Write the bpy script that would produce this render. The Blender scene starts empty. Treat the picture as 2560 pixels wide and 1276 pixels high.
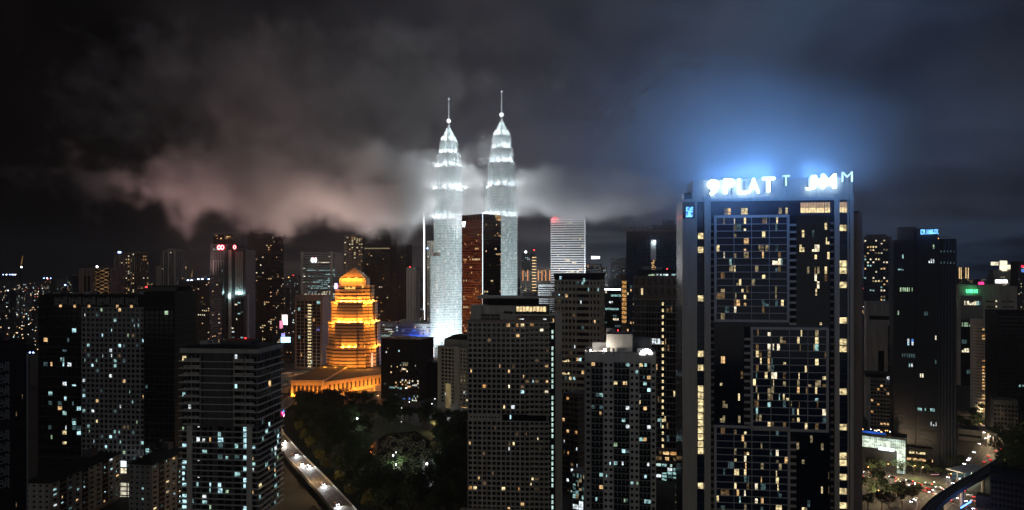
# Night skyline of a tropical city seen from a drone, 150 m above the ground.
import bpy, bmesh, math, random
from mathutils import Vector, Matrix

S = bpy.context.scene
COL = S.collection
R = random.Random(7)

# ------------------------------------------------------------------ camera
F, HZ, CH = 1707.0, 680.0, 150.0          # focal length in photo pixels, horizon row, camera height
cam = bpy.data.cameras.new('camera')
cam_o = bpy.data.objects.new('camera', cam)
COL.objects.link(cam_o)
cam_o.location = (0, 0, CH)
cam_o.rotation_euler = (math.pi / 2, 0, 0)
cam.sensor_width = 36.0
cam.lens = 36.0 * F / 2560.0
cam.shift_y = (HZ - 638.0) / 2560.0
cam.clip_end = 30000
S.camera = cam_o


def P(px, py, Y):
    """the point that stands at depth Y behind a place in the photograph"""
    return Vector(((px - 1280) * Y / F, Y, CH + (HZ - py) * Y / F))


def G(px, py, z=0.0):
    """the point of the ground (height z) at a place in the photograph"""
    Y = (CH - z) * F / (py - HZ)
    return Vector(((px - 1280) * Y / F, Y, z))


# ------------------------------------------------------------------ world, fill light, exposure
def build_world():
    w = bpy.data.worlds.new('World')
    S.world = w
    w.use_nodes = True
    nt = w.node_tree
    N, L = nt.nodes, nt.links
    N.clear()
    out = N.new('ShaderNodeOutputWorld')
    bg = N.new('ShaderNodeBackground')
    tc = N.new('ShaderNodeTexCoord')
    sep = N.new('ShaderNodeSeparateXYZ')
    L.new(tc.outputs['Generated'], sep.inputs[0])

    def m(op, a, b=0.0, clamp=False):
        n = N.new('ShaderNodeMath')
        n.operation = op
        n.use_clamp = clamp
        for i, x in enumerate((a, b)):
            if isinstance(x, (int, float)):
                n.inputs[i].default_value = x
            else:
                L.new(x, n.inputs[i])
        return n.outputs[0]
    den = m('ADD', m('MAXIMUM', sep.outputs[2], 0.0), 0.16)
    cx = m('DIVIDE', sep.outputs[0], den)
    cy = m('DIVIDE', sep.outputs[1], den)
    cmb = N.new('ShaderNodeCombineXYZ')
    L.new(cx, cmb.inputs[0])
    L.new(cy, cmb.inputs[1])
    n1 = N.new('ShaderNodeTexNoise')
    n1.inputs['Scale'].default_value = 0.95
    n1.inputs['Detail'].default_value = 7
    n1.inputs['Roughness'].default_value = 0.55
    n1.inputs['Distortion'].default_value = 0.35
    mp = N.new('ShaderNodeMapping')
    mp.inputs['Location'].default_value = SKY_OFF
    L.new(cmb.outputs[0], mp.inputs[0])
    L.new(mp.outputs[0], n1.inputs['Vector'])
    r1 = N.new('ShaderNodeMapRange')
    r1.interpolation_type = 'SMOOTHSTEP'
    L.new(n1.outputs[0], r1.inputs[0])
    r1.inputs[1].default_value = 0.36
    r1.inputs[2].default_value = 0.68
    # the cloud deck goes from near black at left through brown to blue at right
    ramp = N.new('ShaderNodeValToRGB')
    L.new(m('ADD', m('MULTIPLY', sep.outputs[0], 0.5), 0.5), ramp.inputs[0])
    e = ramp.color_ramp.elements
    e[0].position = 0.20
    e[0].color = (0.0004, 0.0003, 0.0003, 1)
    e[1].position = 0.86
    e[1].color = (0.018, 0.024, 0.036, 1)
    for p, c in ((0.27, (0.0035, 0.003, 0.0028, 1)), (0.36, (0.046, 0.035, 0.031, 1)), (0.47, (0.056, 0.046, 0.044, 1)), (0.58, (0.036, 0.046, 0.066, 1)), (0.70, (0.032, 0.054, 0.100, 1))):
        x = e.new(p)
        x.color = c
    mix = N.new('ShaderNodeMix')
    mix.data_type = 'RGBA'
    L.new(r1.outputs[0], mix.inputs['Factor'])
    dk = N.new('ShaderNodeMix')
    dk.data_type = 'RGBA'
    dk.blend_type = 'MULTIPLY'
    dk.inputs['Factor'].default_value = 1.0
    L.new(ramp.outputs[0], dk.inputs[6])
    dk.inputs[7].default_value = (0.14, 0.16, 0.22, 1)
    L.new(dk.outputs[2], mix.inputs[6])
    L.new(ramp.outputs[0], mix.inputs[7])
    L.new(mix.outputs[2], bg.inputs[0])
    bg.inputs[1].default_value = SKY_GAIN
    L.new(bg.outputs[0], out.inputs[0])


SKY_OFF = (3.1, 1.7, 0.0)
SKY_GAIN = 1.0
SIGN_W = 800.0
build_world()
sun = bpy.data.lights.new('city_glow', 'SUN')      # added fill for city light thrown back by the low overcast
sun.energy = 0.15
sun.angle = math.radians(70)
sun.color = (1.0, 0.95, 0.87)
sun_o = bpy.data.objects.new('city_glow', sun)
COL.objects.link(sun_o)
sun_o.rotation_euler = (math.radians(74), 0, math.radians(-16))
S.view_settings.view_transform = 'Standard'
S.view_settings.look = 'None'
S.view_settings.exposure = 0.0
S.view_settings.gamma = 1.0
S.view_settings.use_curve_mapping = False
CY = S.cycles
CY.max_bounces = 4
CY.diffuse_bounces = 1
CY.glossy_bounces = 2
CY.transmission_bounces = 2
CY.volume_bounces = 0
CY.volume_step_rate = 2.5
CY.volume_max_steps = 256
CY.sample_clamp_indirect = 2.0
CY.use_denoising = True
CY.use_adaptive_sampling = True
CY.adaptive_threshold = 0.07
CY.adaptive_min_samples = 16


# ------------------------------------------------------------------ materials
MATS = {}


def mat(name, col, rough=0.7, var=0.25, scale=0.15, spec=0.4, metal=0.0, streak=False):
    """a weathered surface: its colour shifts in patches and, where asked, in vertical rain streaks"""
    if name in MATS:
        return MATS[name]
    m = bpy.data.materials.new(name)
    m.use_nodes = True
    nt = m.node_tree
    N, L = nt.nodes, nt.links
    b = N['Principled BSDF']
    b.inputs['Roughness'].default_value = rough
    b.inputs['Metallic'].default_value = metal
    b.inputs['Specular IOR Level'].default_value = spec
    g = N.new('ShaderNodeNewGeometry')
    mp = N.new('ShaderNodeMapping')
    mp.inputs['Scale'].default_value = (scale * 3, scale * 3, scale * 0.35) if streak else (scale, scale, scale)
    L.new(g.outputs['Position'], mp.inputs[0])
    nz = N.new('ShaderNodeTexNoise')
    nz.inputs['Scale'].default_value = 1.0
    nz.inputs['Detail'].default_value = 6
    nz.inputs['Roughness'].default_value = 0.65
    L.new(mp.outputs[0], nz.inputs['Vector'])
    r = N.new('ShaderNodeMapRange')
    L.new(nz.outputs[0], r.inputs[0])
    r.inputs[1].default_value = 0.3
    r.inputs[2].default_value = 0.7
    r.inputs[3].default_value = 1.0 - var
    r.inputs[4].default_value = 1.0 + var
    mx = N.new('ShaderNodeMix')
    mx.data_type = 'RGBA'
    mx.blend_type = 'MULTIPLY'
    mx.inputs['Factor'].default_value = 1.0
    mx.inputs[6].default_value = (*col, 1)
    L.new(r.outputs[0], mx.inputs[7])
    L.new(mx.outputs[2], b.inputs['Base Color'])
    MATS[name] = m
    return m


def glow(name, col, strength, var=0.0, scale=(0.5, 0.5, 0.5), lo=0.35, hi=0.65, sample=False):
    """something that gives off light; var lets furniture, curtains and lamps show as lighter and darker patches"""
    if name in MATS:
        return MATS[name]
    m = bpy.data.materials.new(name)
    m.use_nodes = True
    nt = m.node_tree
    N, L = nt.nodes, nt.links
    N.clear()
    out = N.new('ShaderNodeOutputMaterial')
    em = N.new('ShaderNodeEmission')
    em.inputs[0].default_value = (*col, 1)
    em.inputs[1].default_value = strength
    if var > 0:
        g = N.new('ShaderNodeNewGeometry')
        mp = N.new('ShaderNodeMapping')
        mp.inputs['Scale'].default_value = scale
        L.new(g.outputs['Position'], mp.inputs[0])
        nz = N.new('ShaderNodeTexNoise')
        nz.inputs['Scale'].default_value = 1.0
        nz.inputs['Detail'].default_value = 3
        L.new(mp.outputs[0], nz.inputs['Vector'])
        r = N.new('ShaderNodeMapRange')
        L.new(nz.outputs[0], r.inputs[0])
        r.inputs[1].default_value = lo
        r.inputs[2].default_value = hi
        r.inputs[3].default_value = strength * (1 - var)
        r.inputs[4].default_value = strength * (1 + var)
        L.new(r.outputs[0], em.inputs[1])
    L.new(em.outputs[0], out.inputs[0])
    m.cycles.emission_sampling = 'AUTO' if sample else 'NONE'
    MATS[name] = m
    return m


def glass(name, col, rough=0.12):
    if name in MATS:
        return MATS[name]
    m = mat(name, col, rough, 0.3, 0.4, 0.5)
    return m


glass('glass_black', (0.006, 0.007, 0.009))
glass('glass_blue', (0.012, 0.026, 0.052))
glass('glass_brown', (0.020, 0.014, 0.010), 0.2)
glass('glass_teal', (0.010, 0.020, 0.022))
WS = (0.55, 0.55, 0.8)
glow('lit_warm', (1.0, 0.62, 0.28), 0.75, 0.75, WS)
glow('lit_amber', (1.0, 0.50, 0.16), 0.55, 0.75, WS)
glow('lit_yellow', (1.0, 0.80, 0.42), 0.85, 0.7, WS)
glow('lit_cream', (1.0, 0.88, 0.62), 0.95, 0.7, WS)
glow('lit_white', (0.85, 0.95, 1.0), 0.85, 0.75, WS)
glow('lit_teal', (0.48, 0.86, 0.84), 0.55, 0.8, WS)
glow('lit_cyan', (0.55, 0.92, 1.0), 0.95, 0.7, WS)
glow('lit_green', (0.65, 0.95, 0.60), 0.5, 0.75, WS)
glow('lit_blue', (0.15, 0.35, 1.0), 0.8, 0.7, WS)
glow('dim_warm', (1.0, 0.62, 0.30), 0.10, 0.85, WS)
glow('dim_teal', (0.45, 0.8, 0.85), 0.09, 0.85, WS)
glow('dim_yellow', (1.0, 0.80, 0.45), 0.20, 0.85, WS)
PAL_WARM = ['lit_warm'] * 4 + ['lit_yellow'] * 3 + ['lit_amber'] * 2 + ['lit_cream'] * 2 + ['dim_warm'] * 4
PAL_COOL = ['lit_teal'] * 5 + ['lit_cyan'] * 3 + ['lit_white'] * 2 + ['lit_green'] + ['lit_warm'] * 2 + ['lit_yellow'] + ['dim_teal'] * 4
PAL_MIX = ['lit_warm'] * 3 + ['lit_yellow'] * 3 + ['lit_cyan'] * 2 + ['lit_teal'] * 2 + ['lit_white'] * 2 + ['dim_warm'] * 2 + ['dim_teal'] * 2
PAL_YEL = ['lit_yellow'] * 6 + ['lit_cream'] * 3 + ['lit_warm'] * 2 + ['dim_yellow'] * 4 + ['dim_warm'] * 3 + ['dim_teal'] + ['lit_teal']
PAL_OFF = ['lit_cream'] * 2 + ['lit_green'] * 2 + ['lit_teal'] * 3 + ['lit_white'] * 2 + ['dim_teal'] * 3

mat('concrete_pale', (0.42, 0.40, 0.36), 0.8, 0.22, 0.12, streak=True)
mat('concrete_white', (0.62, 0.60, 0.54), 0.75, 0.18, 0.12, streak=True)
mat('concrete_grey', (0.26, 0.26, 0.26), 0.8, 0.25, 0.12, streak=True)
mat('concrete_brown', (0.26, 0.20, 0.17), 0.8, 0.25, 0.12, streak=True)
mat('concrete_dark', (0.085, 0.085, 0.09), 0.8, 0.3, 0.12, streak=True)
mat('cladding_dark', (0.016, 0.016, 0.018), 0.6, 0.3, 0.12, 0.2, streak=True)
mat('cladding_blue', (0.030, 0.045, 0.075), 0.45, 0.3, 0.12, streak=True)
mat('cladding_beige', (0.52, 0.47, 0.38), 0.7, 0.15, 0.2, streak=True)
mat('cladding_red', (0.22, 0.075, 0.055), 0.6, 0.3, 0.2, streak=True)
mat('roof_dark', (0.020, 0.020, 0.021), 0.9, 0.4, 0.3)
mat('metal_dark', (0.04, 0.04, 0.045), 0.5, 0.3, 0.4, 0.5, 0.6)
mat('metal_pale', (0.35, 0.35, 0.36), 0.5, 0.2, 0.4, 0.5, 0.3)
mat('steel', (0.62, 0.65, 0.67), 0.38, 0.18, 0.3, 0.5, 0.25)
mat('granite_tan', (0.50, 0.38, 0.26), 0.65, 0.18, 0.2)
mat('granite_dark', (0.045, 0.032, 0.024), 0.4, 0.2, 0.2)
mat('panel_white', (0.66, 0.67, 0.68), 0.45, 0.15, 0.15)


# ------------------------------------------------------------------ mesh helpers
class MB:
    def __init__(s):
        s.v, s.f, s.m = [], [], []

    def quad(s, a, b, c, d, k=0):
        n = len(s.v)
        s.v += [a, b, c, d]
        s.f.append((n, n + 1, n + 2, n + 3))
        s.m.append(k)
        return s

    def box(s, x0, x1, y0, y1, z0, z1, k=0):
        n = len(s.v)
        s.v += [(x0, y0, z0), (x1, y0, z0), (x1, y1, z0), (x0, y1, z0), (x0, y0, z1), (x1, y0, z1), (x1, y1, z1), (x0, y1, z1)]
        for q in ((0, 3, 2, 1), (4, 5, 6, 7), (0, 1, 5, 4), (1, 2, 6, 5), (2, 3, 7, 6), (3, 0, 4, 7)):
            s.f.append(tuple(n + i for i in q))
            s.m.append(k)
        return s

    def prism(s, pts, z0, z1, k=0, top=None):
        """extruded polygon (counter-clockwise from above); top = other outline for a tapering body"""
        n, c = len(s.v), len(pts)
        tp = top or pts
        s.v += [(p[0], p[1], z0) for p in pts] + [(p[0], p[1], z1) for p in tp]
        for i in range(c):
            j = (i + 1) % c
            s.f.append((n + i, n + j, n + c + j, n + c + i))
            s.m.append(k)
        s.f.append(tuple(n + c + i for i in range(c)))
        s.f.append(tuple(n + i for i in reversed(range(c))))
        s.m += [k, k]
        return s

    def tube(s, a, b, r0, r1=None, n=6, k=0):
        r1 = r0 if r1 is None else r1
        a, b = Vector(a), Vector(b)
        d = (b - a).normalized()
        u = d.orthogonal().normalized()
        w = d.cross(u)
        o = len(s.v)
        for c, r in ((a, r0), (b, r1)):
            for i in range(n):
                t = 2 * math.pi * i / n
                s.v.append(tuple(c + (u * math.cos(t) + w * math.sin(t)) * r))
        for i in range(n):
            j = (i + 1) % n
            s.f.append((o + i, o + j, o + n + j, o + n + i))
            s.m.append(k)
        s.f.append(tuple(o + n + i for i in range(n)))
        s.f.append(tuple(o + i for i in reversed(range(n))))
        s.m += [k, k]
        return s

    def ball(s, c, r, seg=10, rings=6, k=0, sz=1.0):
        o = len(s.v)
        s.v.append((c[0], c[1], c[2] + r * sz))
        for i in range(1, rings):
            p = math.pi * i / rings
            for j in range(seg):
                t = 2 * math.pi * j / seg
                s.v.append((c[0] + r * math.sin(p) * math.cos(t), c[1] + r * math.sin(p) * math.sin(t), c[2] + r * sz * math.cos(p)))
        s.v.append((c[0], c[1], c[2] - r * sz))
        e = len(s.v) - 1
        for j in range(seg):
            q = (j + 1) % seg
            s.f.append((o, o + 1 + j, o + 1 + q))
            s.f.append((e, e - seg + q, e - seg + j))
            s.m += [k, k]
            for i in range(rings - 2):
                a = o + 1 + i * seg
                s.f.append((a + j, a + seg + j, a + seg + q, a + q))
                s.m.append(k)
        return s

    def mesh(s, name, mats):
        me = bpy.data.meshes.new(name)
        me.from_pydata(s.v, [], s.f)
        for x in (mats if isinstance(mats, (list, tuple)) else [mats]):
            me.materials.append(MATS[x] if isinstance(x, str) else x)
        if any(s.m):
            me.polygons.foreach_set('material_index', s.m)
        me.update()
        return me

    def build(s, name, mats, parent=None, kind=None):
        return link(name, s.mesh(name, mats), parent, kind)


def link(name, data, parent=None, kind=None):
    o = bpy.data.objects.new(name, data)
    COL.objects.link(o)
    if parent is not None:
        o.parent = parent
    if kind:
        o['kind'] = kind
    return o


def tag(o, label, cat, group=None):
    o['label'] = label
    o['category'] = cat
    if group:
        o['group'] = group
    return o


def thing(name, label, cat, loc=(0, 0, 0), rz=0.0, group=None):
    o = bpy.data.objects.new(name, None)
    o.empty_display_size = 1
    COL.objects.link(o)
    o.location = loc
    o.rotation_euler = (0, 0, rz)
    return tag(o, label, cat, group)


def copy_tree(o, parent=None):
    c = o.copy()
    COL.objects.link(c)
    c.parent = parent
    for ch in o.children:
        copy_tree(ch, c)
    return c


def lamp(name, loc, energy, col, size=0.5, spot=None, aim=None, blend=0.6):
    d = bpy.data.lights.new(name, 'SPOT' if spot else 'POINT')
    d.energy = energy
    d.color = col
    d.shadow_soft_size = size
    o = bpy.data.objects.new(name, d)
    COL.objects.link(o)
    o.location = loc
    if spot:
        d.spot_size = math.radians(spot)
        d.spot_blend = blend
        o.rotation_euler = (Vector(aim) - Vector(loc)).to_track_quat('-Z', 'Y').to_euler()
    return o


_TXT = {}


def text_mesh(txt, size, extrude, offset=0.0, shear=0.0):
    """one piece of lettering, upright in the local XZ plane, origin at its lower left"""
    key = (txt, size, extrude, offset, shear)
    if key in _TXT:
        return _TXT[key]
    cu = bpy.data.curves.new('letter', 'FONT')
    cu.body = txt
    cu.size = size
    cu.extrude = extrude
    cu.offset = offset
    cu.shear = shear
    cu.resolution_u = 3
    ob = bpy.data.objects.new('letter', cu)
    COL.objects.link(ob)
    dg = bpy.context.evaluated_depsgraph_get()
    me = bpy.data.meshes.new_from_object(ob.evaluated_get(dg))
    bpy.data.objects.remove(ob)
    me.transform(Matrix.Rotation(math.pi / 2, 4, 'X'))
    me.materials.clear()
    _TXT[key] = me
    return me


def lettering(parent, txt, x, y, z, width, height, material, extrude=0.15, bold=0.0, name='letter'):
    """a line of separate letters filling a width and height, facing -y in the parent's frame"""
    n = len(txt)
    step = width / n
    for i, ch in enumerate(txt):
        if ch == ' ':
            continue
        me = text_mesh(ch, 1.0, 0.1, bold).copy()
        xs = [v.co.x for v in me.vertices]
        zs = [v.co.z for v in me.vertices]
        sx = step * 0.82 / max(0.05, max(xs) - min(xs))
        sz = height / max(0.05, max(zs) - min(zs))
        if ch in 'Iil1.-':
            sx = min(sx, sz * 1.1)
        cx = (max(xs) + min(xs)) / 2
        z0 = min(zs)
        for v in me.vertices:
            v.co = ((v.co.x - cx) * sx, v.co.y * extrude / 0.1, (v.co.z - z0) * sz)
        me.materials.append(MATS[material])
        o = link(name, me, parent)
        o.location = (x + step * (i + 0.5), y, z)


for _b, _s in ((.02, '9PLATJM'), (0, 'T'), (-.012, 'M'), (.05, 'citUBNmaxoOoCc'), (.02, 'WC'), (.03, 'ERAMSK')):
    for _c in _s:
        text_mesh(_c, 1.0, 0.1, _b)


# ------------------------------------------------------------------ building kit
QUADS = {}


class Bld:
    """A building whose front runs from photo column x0 (depth Y0) to x1 (depth Y1). Local x runs along the front, y into it, z up."""

    def __init__(s, name, label, cat, x0, Y0, x1, Y1, ytop, D, group=None, zb=0.0):
        a, b = P(x0, HZ, Y0), P(x1, HZ, Y1)
        s.a = Vector((a.x, a.y))
        d = Vector((b.x - a.x, b.y - a.y))
        s.W = d.length
        s.d = d.normalized()
        s.D = D
        s.Y = (Y0 + Y1) / 2
        s.zb = zb
        s.H = s.z(ytop)
        s.root = thing(name, label, cat, (a.x, a.y, zb), math.atan2(d.y, d.x), group)
        s.panes = []
        s.rnd = random.Random(hash((x0, ytop)) & 0xffff)
        s.max_obj = 300
        s.min_px = 8.0

    def z(s, py):
        return CH + (HZ - py) * s.Y / F - s.zb

    def u(s, px):
        k = (px - 1280) / F
        return (k * s.a.y - s.a.x) / (s.d.x - k * s.d.y)

    def at(s, face, a, z, d):
        if face == 'F':
            return (a, -d, z)
        if face == 'R':
            return (s.W + d, a, z)
        if face == 'L':
            return (-d, s.D - a, z)
        f0, u0, v0, ang = face                   # any other plane: (tag, u, v of its left end, angle)
        return (u0 + a * math.cos(ang) + d * math.sin(ang), v0 + a * math.sin(ang) - d * math.cos(ang), z)

    def span(s, face):
        return s.W if face == 'F' else s.D

    def block(s, m, u0=None, u1=None, z0=None, z1=None, v0=0.0, v1=None, name='wall'):
        u0 = 0.0 if u0 is None else u0
        u1 = s.W if u1 is None else u1
        z0 = -1.0 if z0 is None else z0
        z1 = s.H if z1 is None else z1
        v1 = s.D if v1 is None else v1
        return MB().box(u0, u1, v0, v1, z0, z1).build(name, m, s.root)

    def parapet(s, m, h=1.2, t=0.35, u0=None, u1=None, z=None, v0=0.0, v1=None):
        u0 = 0.0 if u0 is None else u0
        u1 = s.W if u1 is None else u1
        z = s.H if z is None else z
        v1 = s.D if v1 is None else v1
        b = MB()
        o = [(u0 - .1, v0 - .1), (u1 + .1, v0 - .1), (u1 + .1, v1 + .1), (u0 - .1, v1 + .1)]
        i = [(u0 + t, v0 + t), (u1 - t, v0 + t), (u1 - t, v1 - t), (u0 + t, v1 - t)]
        b.v = [(*p, z - .3) for p in o] + [(*p, z + h) for p in o] + [(*p, z + h) for p in i] + [(*p, z - .3) for p in i]
        for k in range(4):
            j = (k + 1) % 4
            b.f += [(k, j, 4 + j, 4 + k), (4 + k, 4 + j, 8 + j, 8 + k), (8 + k, 8 + j, 12 + j, 12 + k)]
            b.m += [0, 0, 0]
        return b.build('parapet', m, s.root)

    def frame(s, face, m, xs, zs, t, d0=0.0, name='facade_frame', solid=None):
        """a plate of thickness t standing d0 off the wall, with an opening in every odd cell of the grid xs by zs"""
        b = MB()
        nx, nz = len(xs), len(zs)
        for z in zs:
            for a in xs:
                b.v.append(s.at(face, a, z, d0 + t))

        def back(i, j):
            b.v.append(s.at(face, xs[i], zs[j], d0))
            return len(b.v) - 1
        for j in range(nz - 1):
            for i in range(nx - 1):
                q = (j * nx + i, j * nx + i + 1, (j + 1) * nx + i + 1, (j + 1) * nx + i)
                if i % 2 and j % 2 and not (solid and solid(i // 2, j // 2)):
                    k = (back(i, j), back(i + 1, j), back(i + 1, j + 1), back(i, j + 1))
                    for c in range(4):
                        e = (c + 1) % 4
                        b.f.append((q[c], q[e], k[e], k[c]))
                        b.m.append(0)
                else:
                    b.f.append(q)
                    b.m.append(0)
        c = (0, nx - 1, nz * nx - 1, (nz - 1) * nx)
        k = (back(0, 0), back(nx - 1, 0), back(nx - 1, nz - 1), back(0, nz - 1))
        for i in range(4):
            j = (i + 1) % 4
            b.f.append((c[j], c[i], k[i], k[j]))
            b.m.append(0)
        return b.build(name, m, s.root)

    def pane(s, face, a, z, w, h, material, d=0.03):
        s.panes.append((face, a, z, w, h, material, d))

    def fill(s, face, a0, a1, z0, z1, nc, nr, lit, pal, gap=0.08, d=0.03, gl='glass_black', run=0.0, keep=None):
        """panes only: nc by nr, a share lit of them lit; run = chance that a lit pane's neighbour is lit too"""
        w, h = (a1 - a0) / nc, (z1 - z0) / nr
        for j in range(nr):
            prev = None
            for i in range(nc):
                if keep and not keep(i, j):
                    prev = None
                    continue
                p = lit(i, j) if callable(lit) else lit
                if isinstance(p, str):
                    mm = p
                elif prev and s.rnd.random() < run:
                    mm = prev
                else:
                    mm = s.rnd.choice(pal) if s.rnd.random() < p else None
                prev = mm
                x_, y_, w_, h_ = a0 + i * w + gap / 2, z0 + j * h + gap / 2, w - gap, h - gap
                if mm and not isinstance(p, str) and s.rnd.random() < .45:      # a drawn curtain or blind leaves part of the pane dark
                    c_ = s.rnd.uniform(.35, .75)
                    if s.rnd.random() < .6:
                        k_ = s.rnd.random() < .5
                        s.pane(face, x_ + (w_ * c_ if k_ else 0), y_, w_ * (1 - c_ if k_ else c_), h_, mm, d)
                        s.pane(face, x_ + (0 if k_ else w_ * c_), y_, w_ * (c_ if k_ else 1 - c_), h_, gl, d)
                    else:
                        s.pane(face, x_, y_, w_, h_ * c_, mm, d)
                        s.pane(face, x_, y_ + h_ * c_, w_, h_ * (1 - c_), gl, d)
                    continue
                s.pane(face, x_, y_, w_, h_, mm or gl, d)

    def punched(s, face, m, a0, a1, z0, z1, nc, nr, fx, fz, t, lit, pal, gl='glass_black', sub=1, run=0.0, d0=0.0, sill=0.5):
        """a wall plate with nc by nr window openings (fx, fz: the share of a cell that is open) and a pane in each"""
        cw, ch = (a1 - a0) / nc, (z1 - z0) / nr
        xs, zs = [a0], [z0]
        for i in range(nc):
            xs += [a0 + (i + .5 - fx / 2) * cw, a0 + (i + .5 + fx / 2) * cw]
        for j in range(nr):
            zs += [z0 + (j + (1 - fz) * sill) * ch, z0 + (j + (1 - fz) * sill + fz) * ch]
        xs.append(a1)
        zs.append(z1)
        s.frame(face, m, xs, zs, t, d0)
        for j in range(nr):
            prev = None
            for i in range(nc):
                p = lit(i, j) if callable(lit) else lit
                w = fx * cw / sub
                for q in range(sub):
                    if isinstance(p, str):
                        mm = p
                    elif prev and s.rnd.random() < run:
                        mm = prev
                    else:
                        mm = s.rnd.choice(pal) if s.rnd.random() < p else None
                    prev = mm
                    x_, y_, w_, h_ = xs[1 + 2 * i] + q * w + .02, zs[1 + 2 * j] + .02, w - .04, fz * ch - .04
                    if mm and w_ * F / s.Y > 5 and s.rnd.random() < .5:
                        c_ = s.rnd.uniform(.3, .7)
                        k_ = s.rnd.random() < .5
                        s.pane(face, x_ + (w_ * c_ if k_ else 0), y_, w_ * (1 - c_ if k_ else c_), h_, mm, d0 + .03)
                        s.pane(face, x_ + (0 if k_ else w_ * c_), y_, w_ * (c_ if k_ else 1 - c_), h_, gl, d0 + .03)
                        continue
                    s.pane(face, x_, y_, w_, h_, mm or gl, d0 + 0.03)

    def slabs(s, m, zs, t, h, u0=None, u1=None, v0=0.0, v1=None, name='floor_slab', right=None, left=None):
        """a projecting slab at each height: one mesh, shared"""
        u0 = 0.0 if u0 is None else u0
        u1 = s.W if u1 is None else u1
        v1 = s.D if v1 is None else v1
        rt = t if right is None else right
        lt = t if left is None else left
        me = MB().box(u0 - lt, u1 + rt, v0 - t, v1 + (t if rt else -.1), 0, h).mesh(name, m)
        for z in zs:
            link(name, me, s.root).location = (0, 0, z)

    def bars(s, face, m, us, t, w, z0, z1, name='fin', d0=0.0):
        for a in us:
            p, q = s.at(face, a - w / 2, z0, d0), s.at(face, a + w / 2, z1, d0 + t)
            MB().box(min(p[0], q[0]), max(p[0], q[0]), min(p[1], q[1]), max(p[1], q[1]), z0, z1).build(name, m, s.root)

    def clutter(s, z, u0, u1, v0, v1, n):
        """what stands about on a flat roof: plant boxes, ducts, tanks, aerials"""
        for k in range(n):
            u, v = s.rnd.uniform(u0, u1), s.rnd.uniform(v0, v1)
            t = k % 4
            if t == 0:
                a, b, h = s.rnd.uniform(.8, 2.2), s.rnd.uniform(.8, 2), s.rnd.uniform(.8, 2.4)
                MB().box(u - a, u + a, v - b, v + b, z, z + h).build('roof_unit', 'metal_pale', s.root)
            elif t == 1:
                MB().tube((u, v, z), (u, v, z + 2.2), 1.1, 1.1, 12).build('water_tank', 'concrete_grey', s.root)
            elif t == 2:
                MB().tube((u, v, z), (u, v, z + s.rnd.uniform(4, 8)), .08, .04, 5).build('aerial', 'metal_dark', s.root)
            else:
                MB().box(u - 2.6, u + 2.6, v - .35, v + .35, z + .3, z + 1.0).build('duct', 'metal_pale', s.root)

    def beacon(s, u, v, z, col='red', r=0.5):
        MB().ball((u, v, z + r), r, 8, 6).build('beacon', 'beacon_' + col, s.root)

    def finish(s):
        """turn the pane records into window objects: the lit and the large ones singly, the rest as one mass"""
        rec = s.panes
        if not rec:
            return s.root
        sc = F / s.Y
        big = [r for r in rec if max(r[3], r[4]) * sc >= s.min_px and (r[5][0] != 'g' or min(r[3], r[4]) * sc > 4)]
        big.sort(key=lambda r: (r[5].startswith('glass'), -r[3] * r[4] * (1.3 if r[0] == 'F' else 1.0)))
        one = big[:s.max_obj] if len(rec) > 12 or big else []
        ids = set(id(r) for r in one)
        for r in one:
            face, a, z, w, h, mm, d = r
            key = (round(w, 2), round(h, 2))
            if key not in QUADS:
                QUADS[key] = MB().quad((0, 0, 0), (w, 0, 0), (w, 0, h), (0, 0, h)).mesh('window', 'glass_black')
            o = link('window', QUADS[key], s.root)
            p = s.at(face, a, z, d)
            q = s.at(face, a + 1, z, d)
            o.location = p
            o.rotation_euler = (0, 0, math.atan2(q[1] - p[1], q[0] - p[0]))
            o.material_slots[0].link = 'OBJECT'
            o.material_slots[0].material = MATS[mm]
        rest = [r for r in rec if id(r) not in ids]
        if rest:
            names = sorted(set(r[5] for r in rest))
            ix = {n: i for i, n in enumerate(names)}
            b = MB()
            for face, a, z, w, h, mm, d in rest:
                b.quad(s.at(face, a, z, d), s.at(face, a + w, z, d), s.at(face, a + w, z + h, d), s.at(face, a, z + h, d), ix[mm])
            b.build('window', names, s.root, 'stuff')
        return s.root


for nm, c in (('red', (1.0, 0.03, 0.04)), ('white', (0.9, 0.95, 1.0)), ('blue', (0.25, 0.4, 1.0)), ('amber', (1.0, 0.45, 0.12)), ('green', (0.05, 1.0, 0.3)), ('pink', (1.0, 0.1, 0.35))):
    glow('beacon_' + nm, c, 9.0)


def rng(a, b, n):
    return [a + (b - a) * (i + .5) / n for i in range(n)]


def steps(a, b, d):
    n = max(1, int(round((b - a) / d)))
    return [a + (b - a) * i / n for i in range(n)]


# ------------------------------------------------------------------ ground, roads, water
mat('ground_city', (0.035, 0.034, 0.032), 0.95, 0.5, 0.03)
mat('grass_dark', (0.030, 0.045, 0.018), 0.95, 0.45, 0.2)
mat('asphalt', (0.070, 0.064, 0.058), 0.75, 0.25, 0.3)
mat('asphalt_lit', (0.14, 0.125, 0.105), 0.75, 0.25, 0.3)  # paler, warmer copy: lamplight put into the flyover's asphalt colour
mat('road_paint', (0.70, 0.69, 0.64), 0.7, 0.25, 0.8)
mat('kerb_stone', (0.36, 0.34, 0.31), 0.8, 0.25, 0.5)
mat('paving', (0.22, 0.20, 0.18), 0.85, 0.25, 0.6)

g = MB()
g.quad((-9000, -600, 0), (9000, -600, 0), (9000, 16000, 0), (-9000, 16000, 0))
g.build('ground', 'ground_city', kind='structure')


def offset(path, d):
    out = []
    for i, p in enumerate(path):
        a, b = path[max(0, i - 1)], path[min(len(path) - 1, i + 1)]
        t = (b - a).to_2d().normalized()
        out.append(Vector((p.x + t.y * d, p.y - t.x * d, p.z)))
    return out


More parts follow.
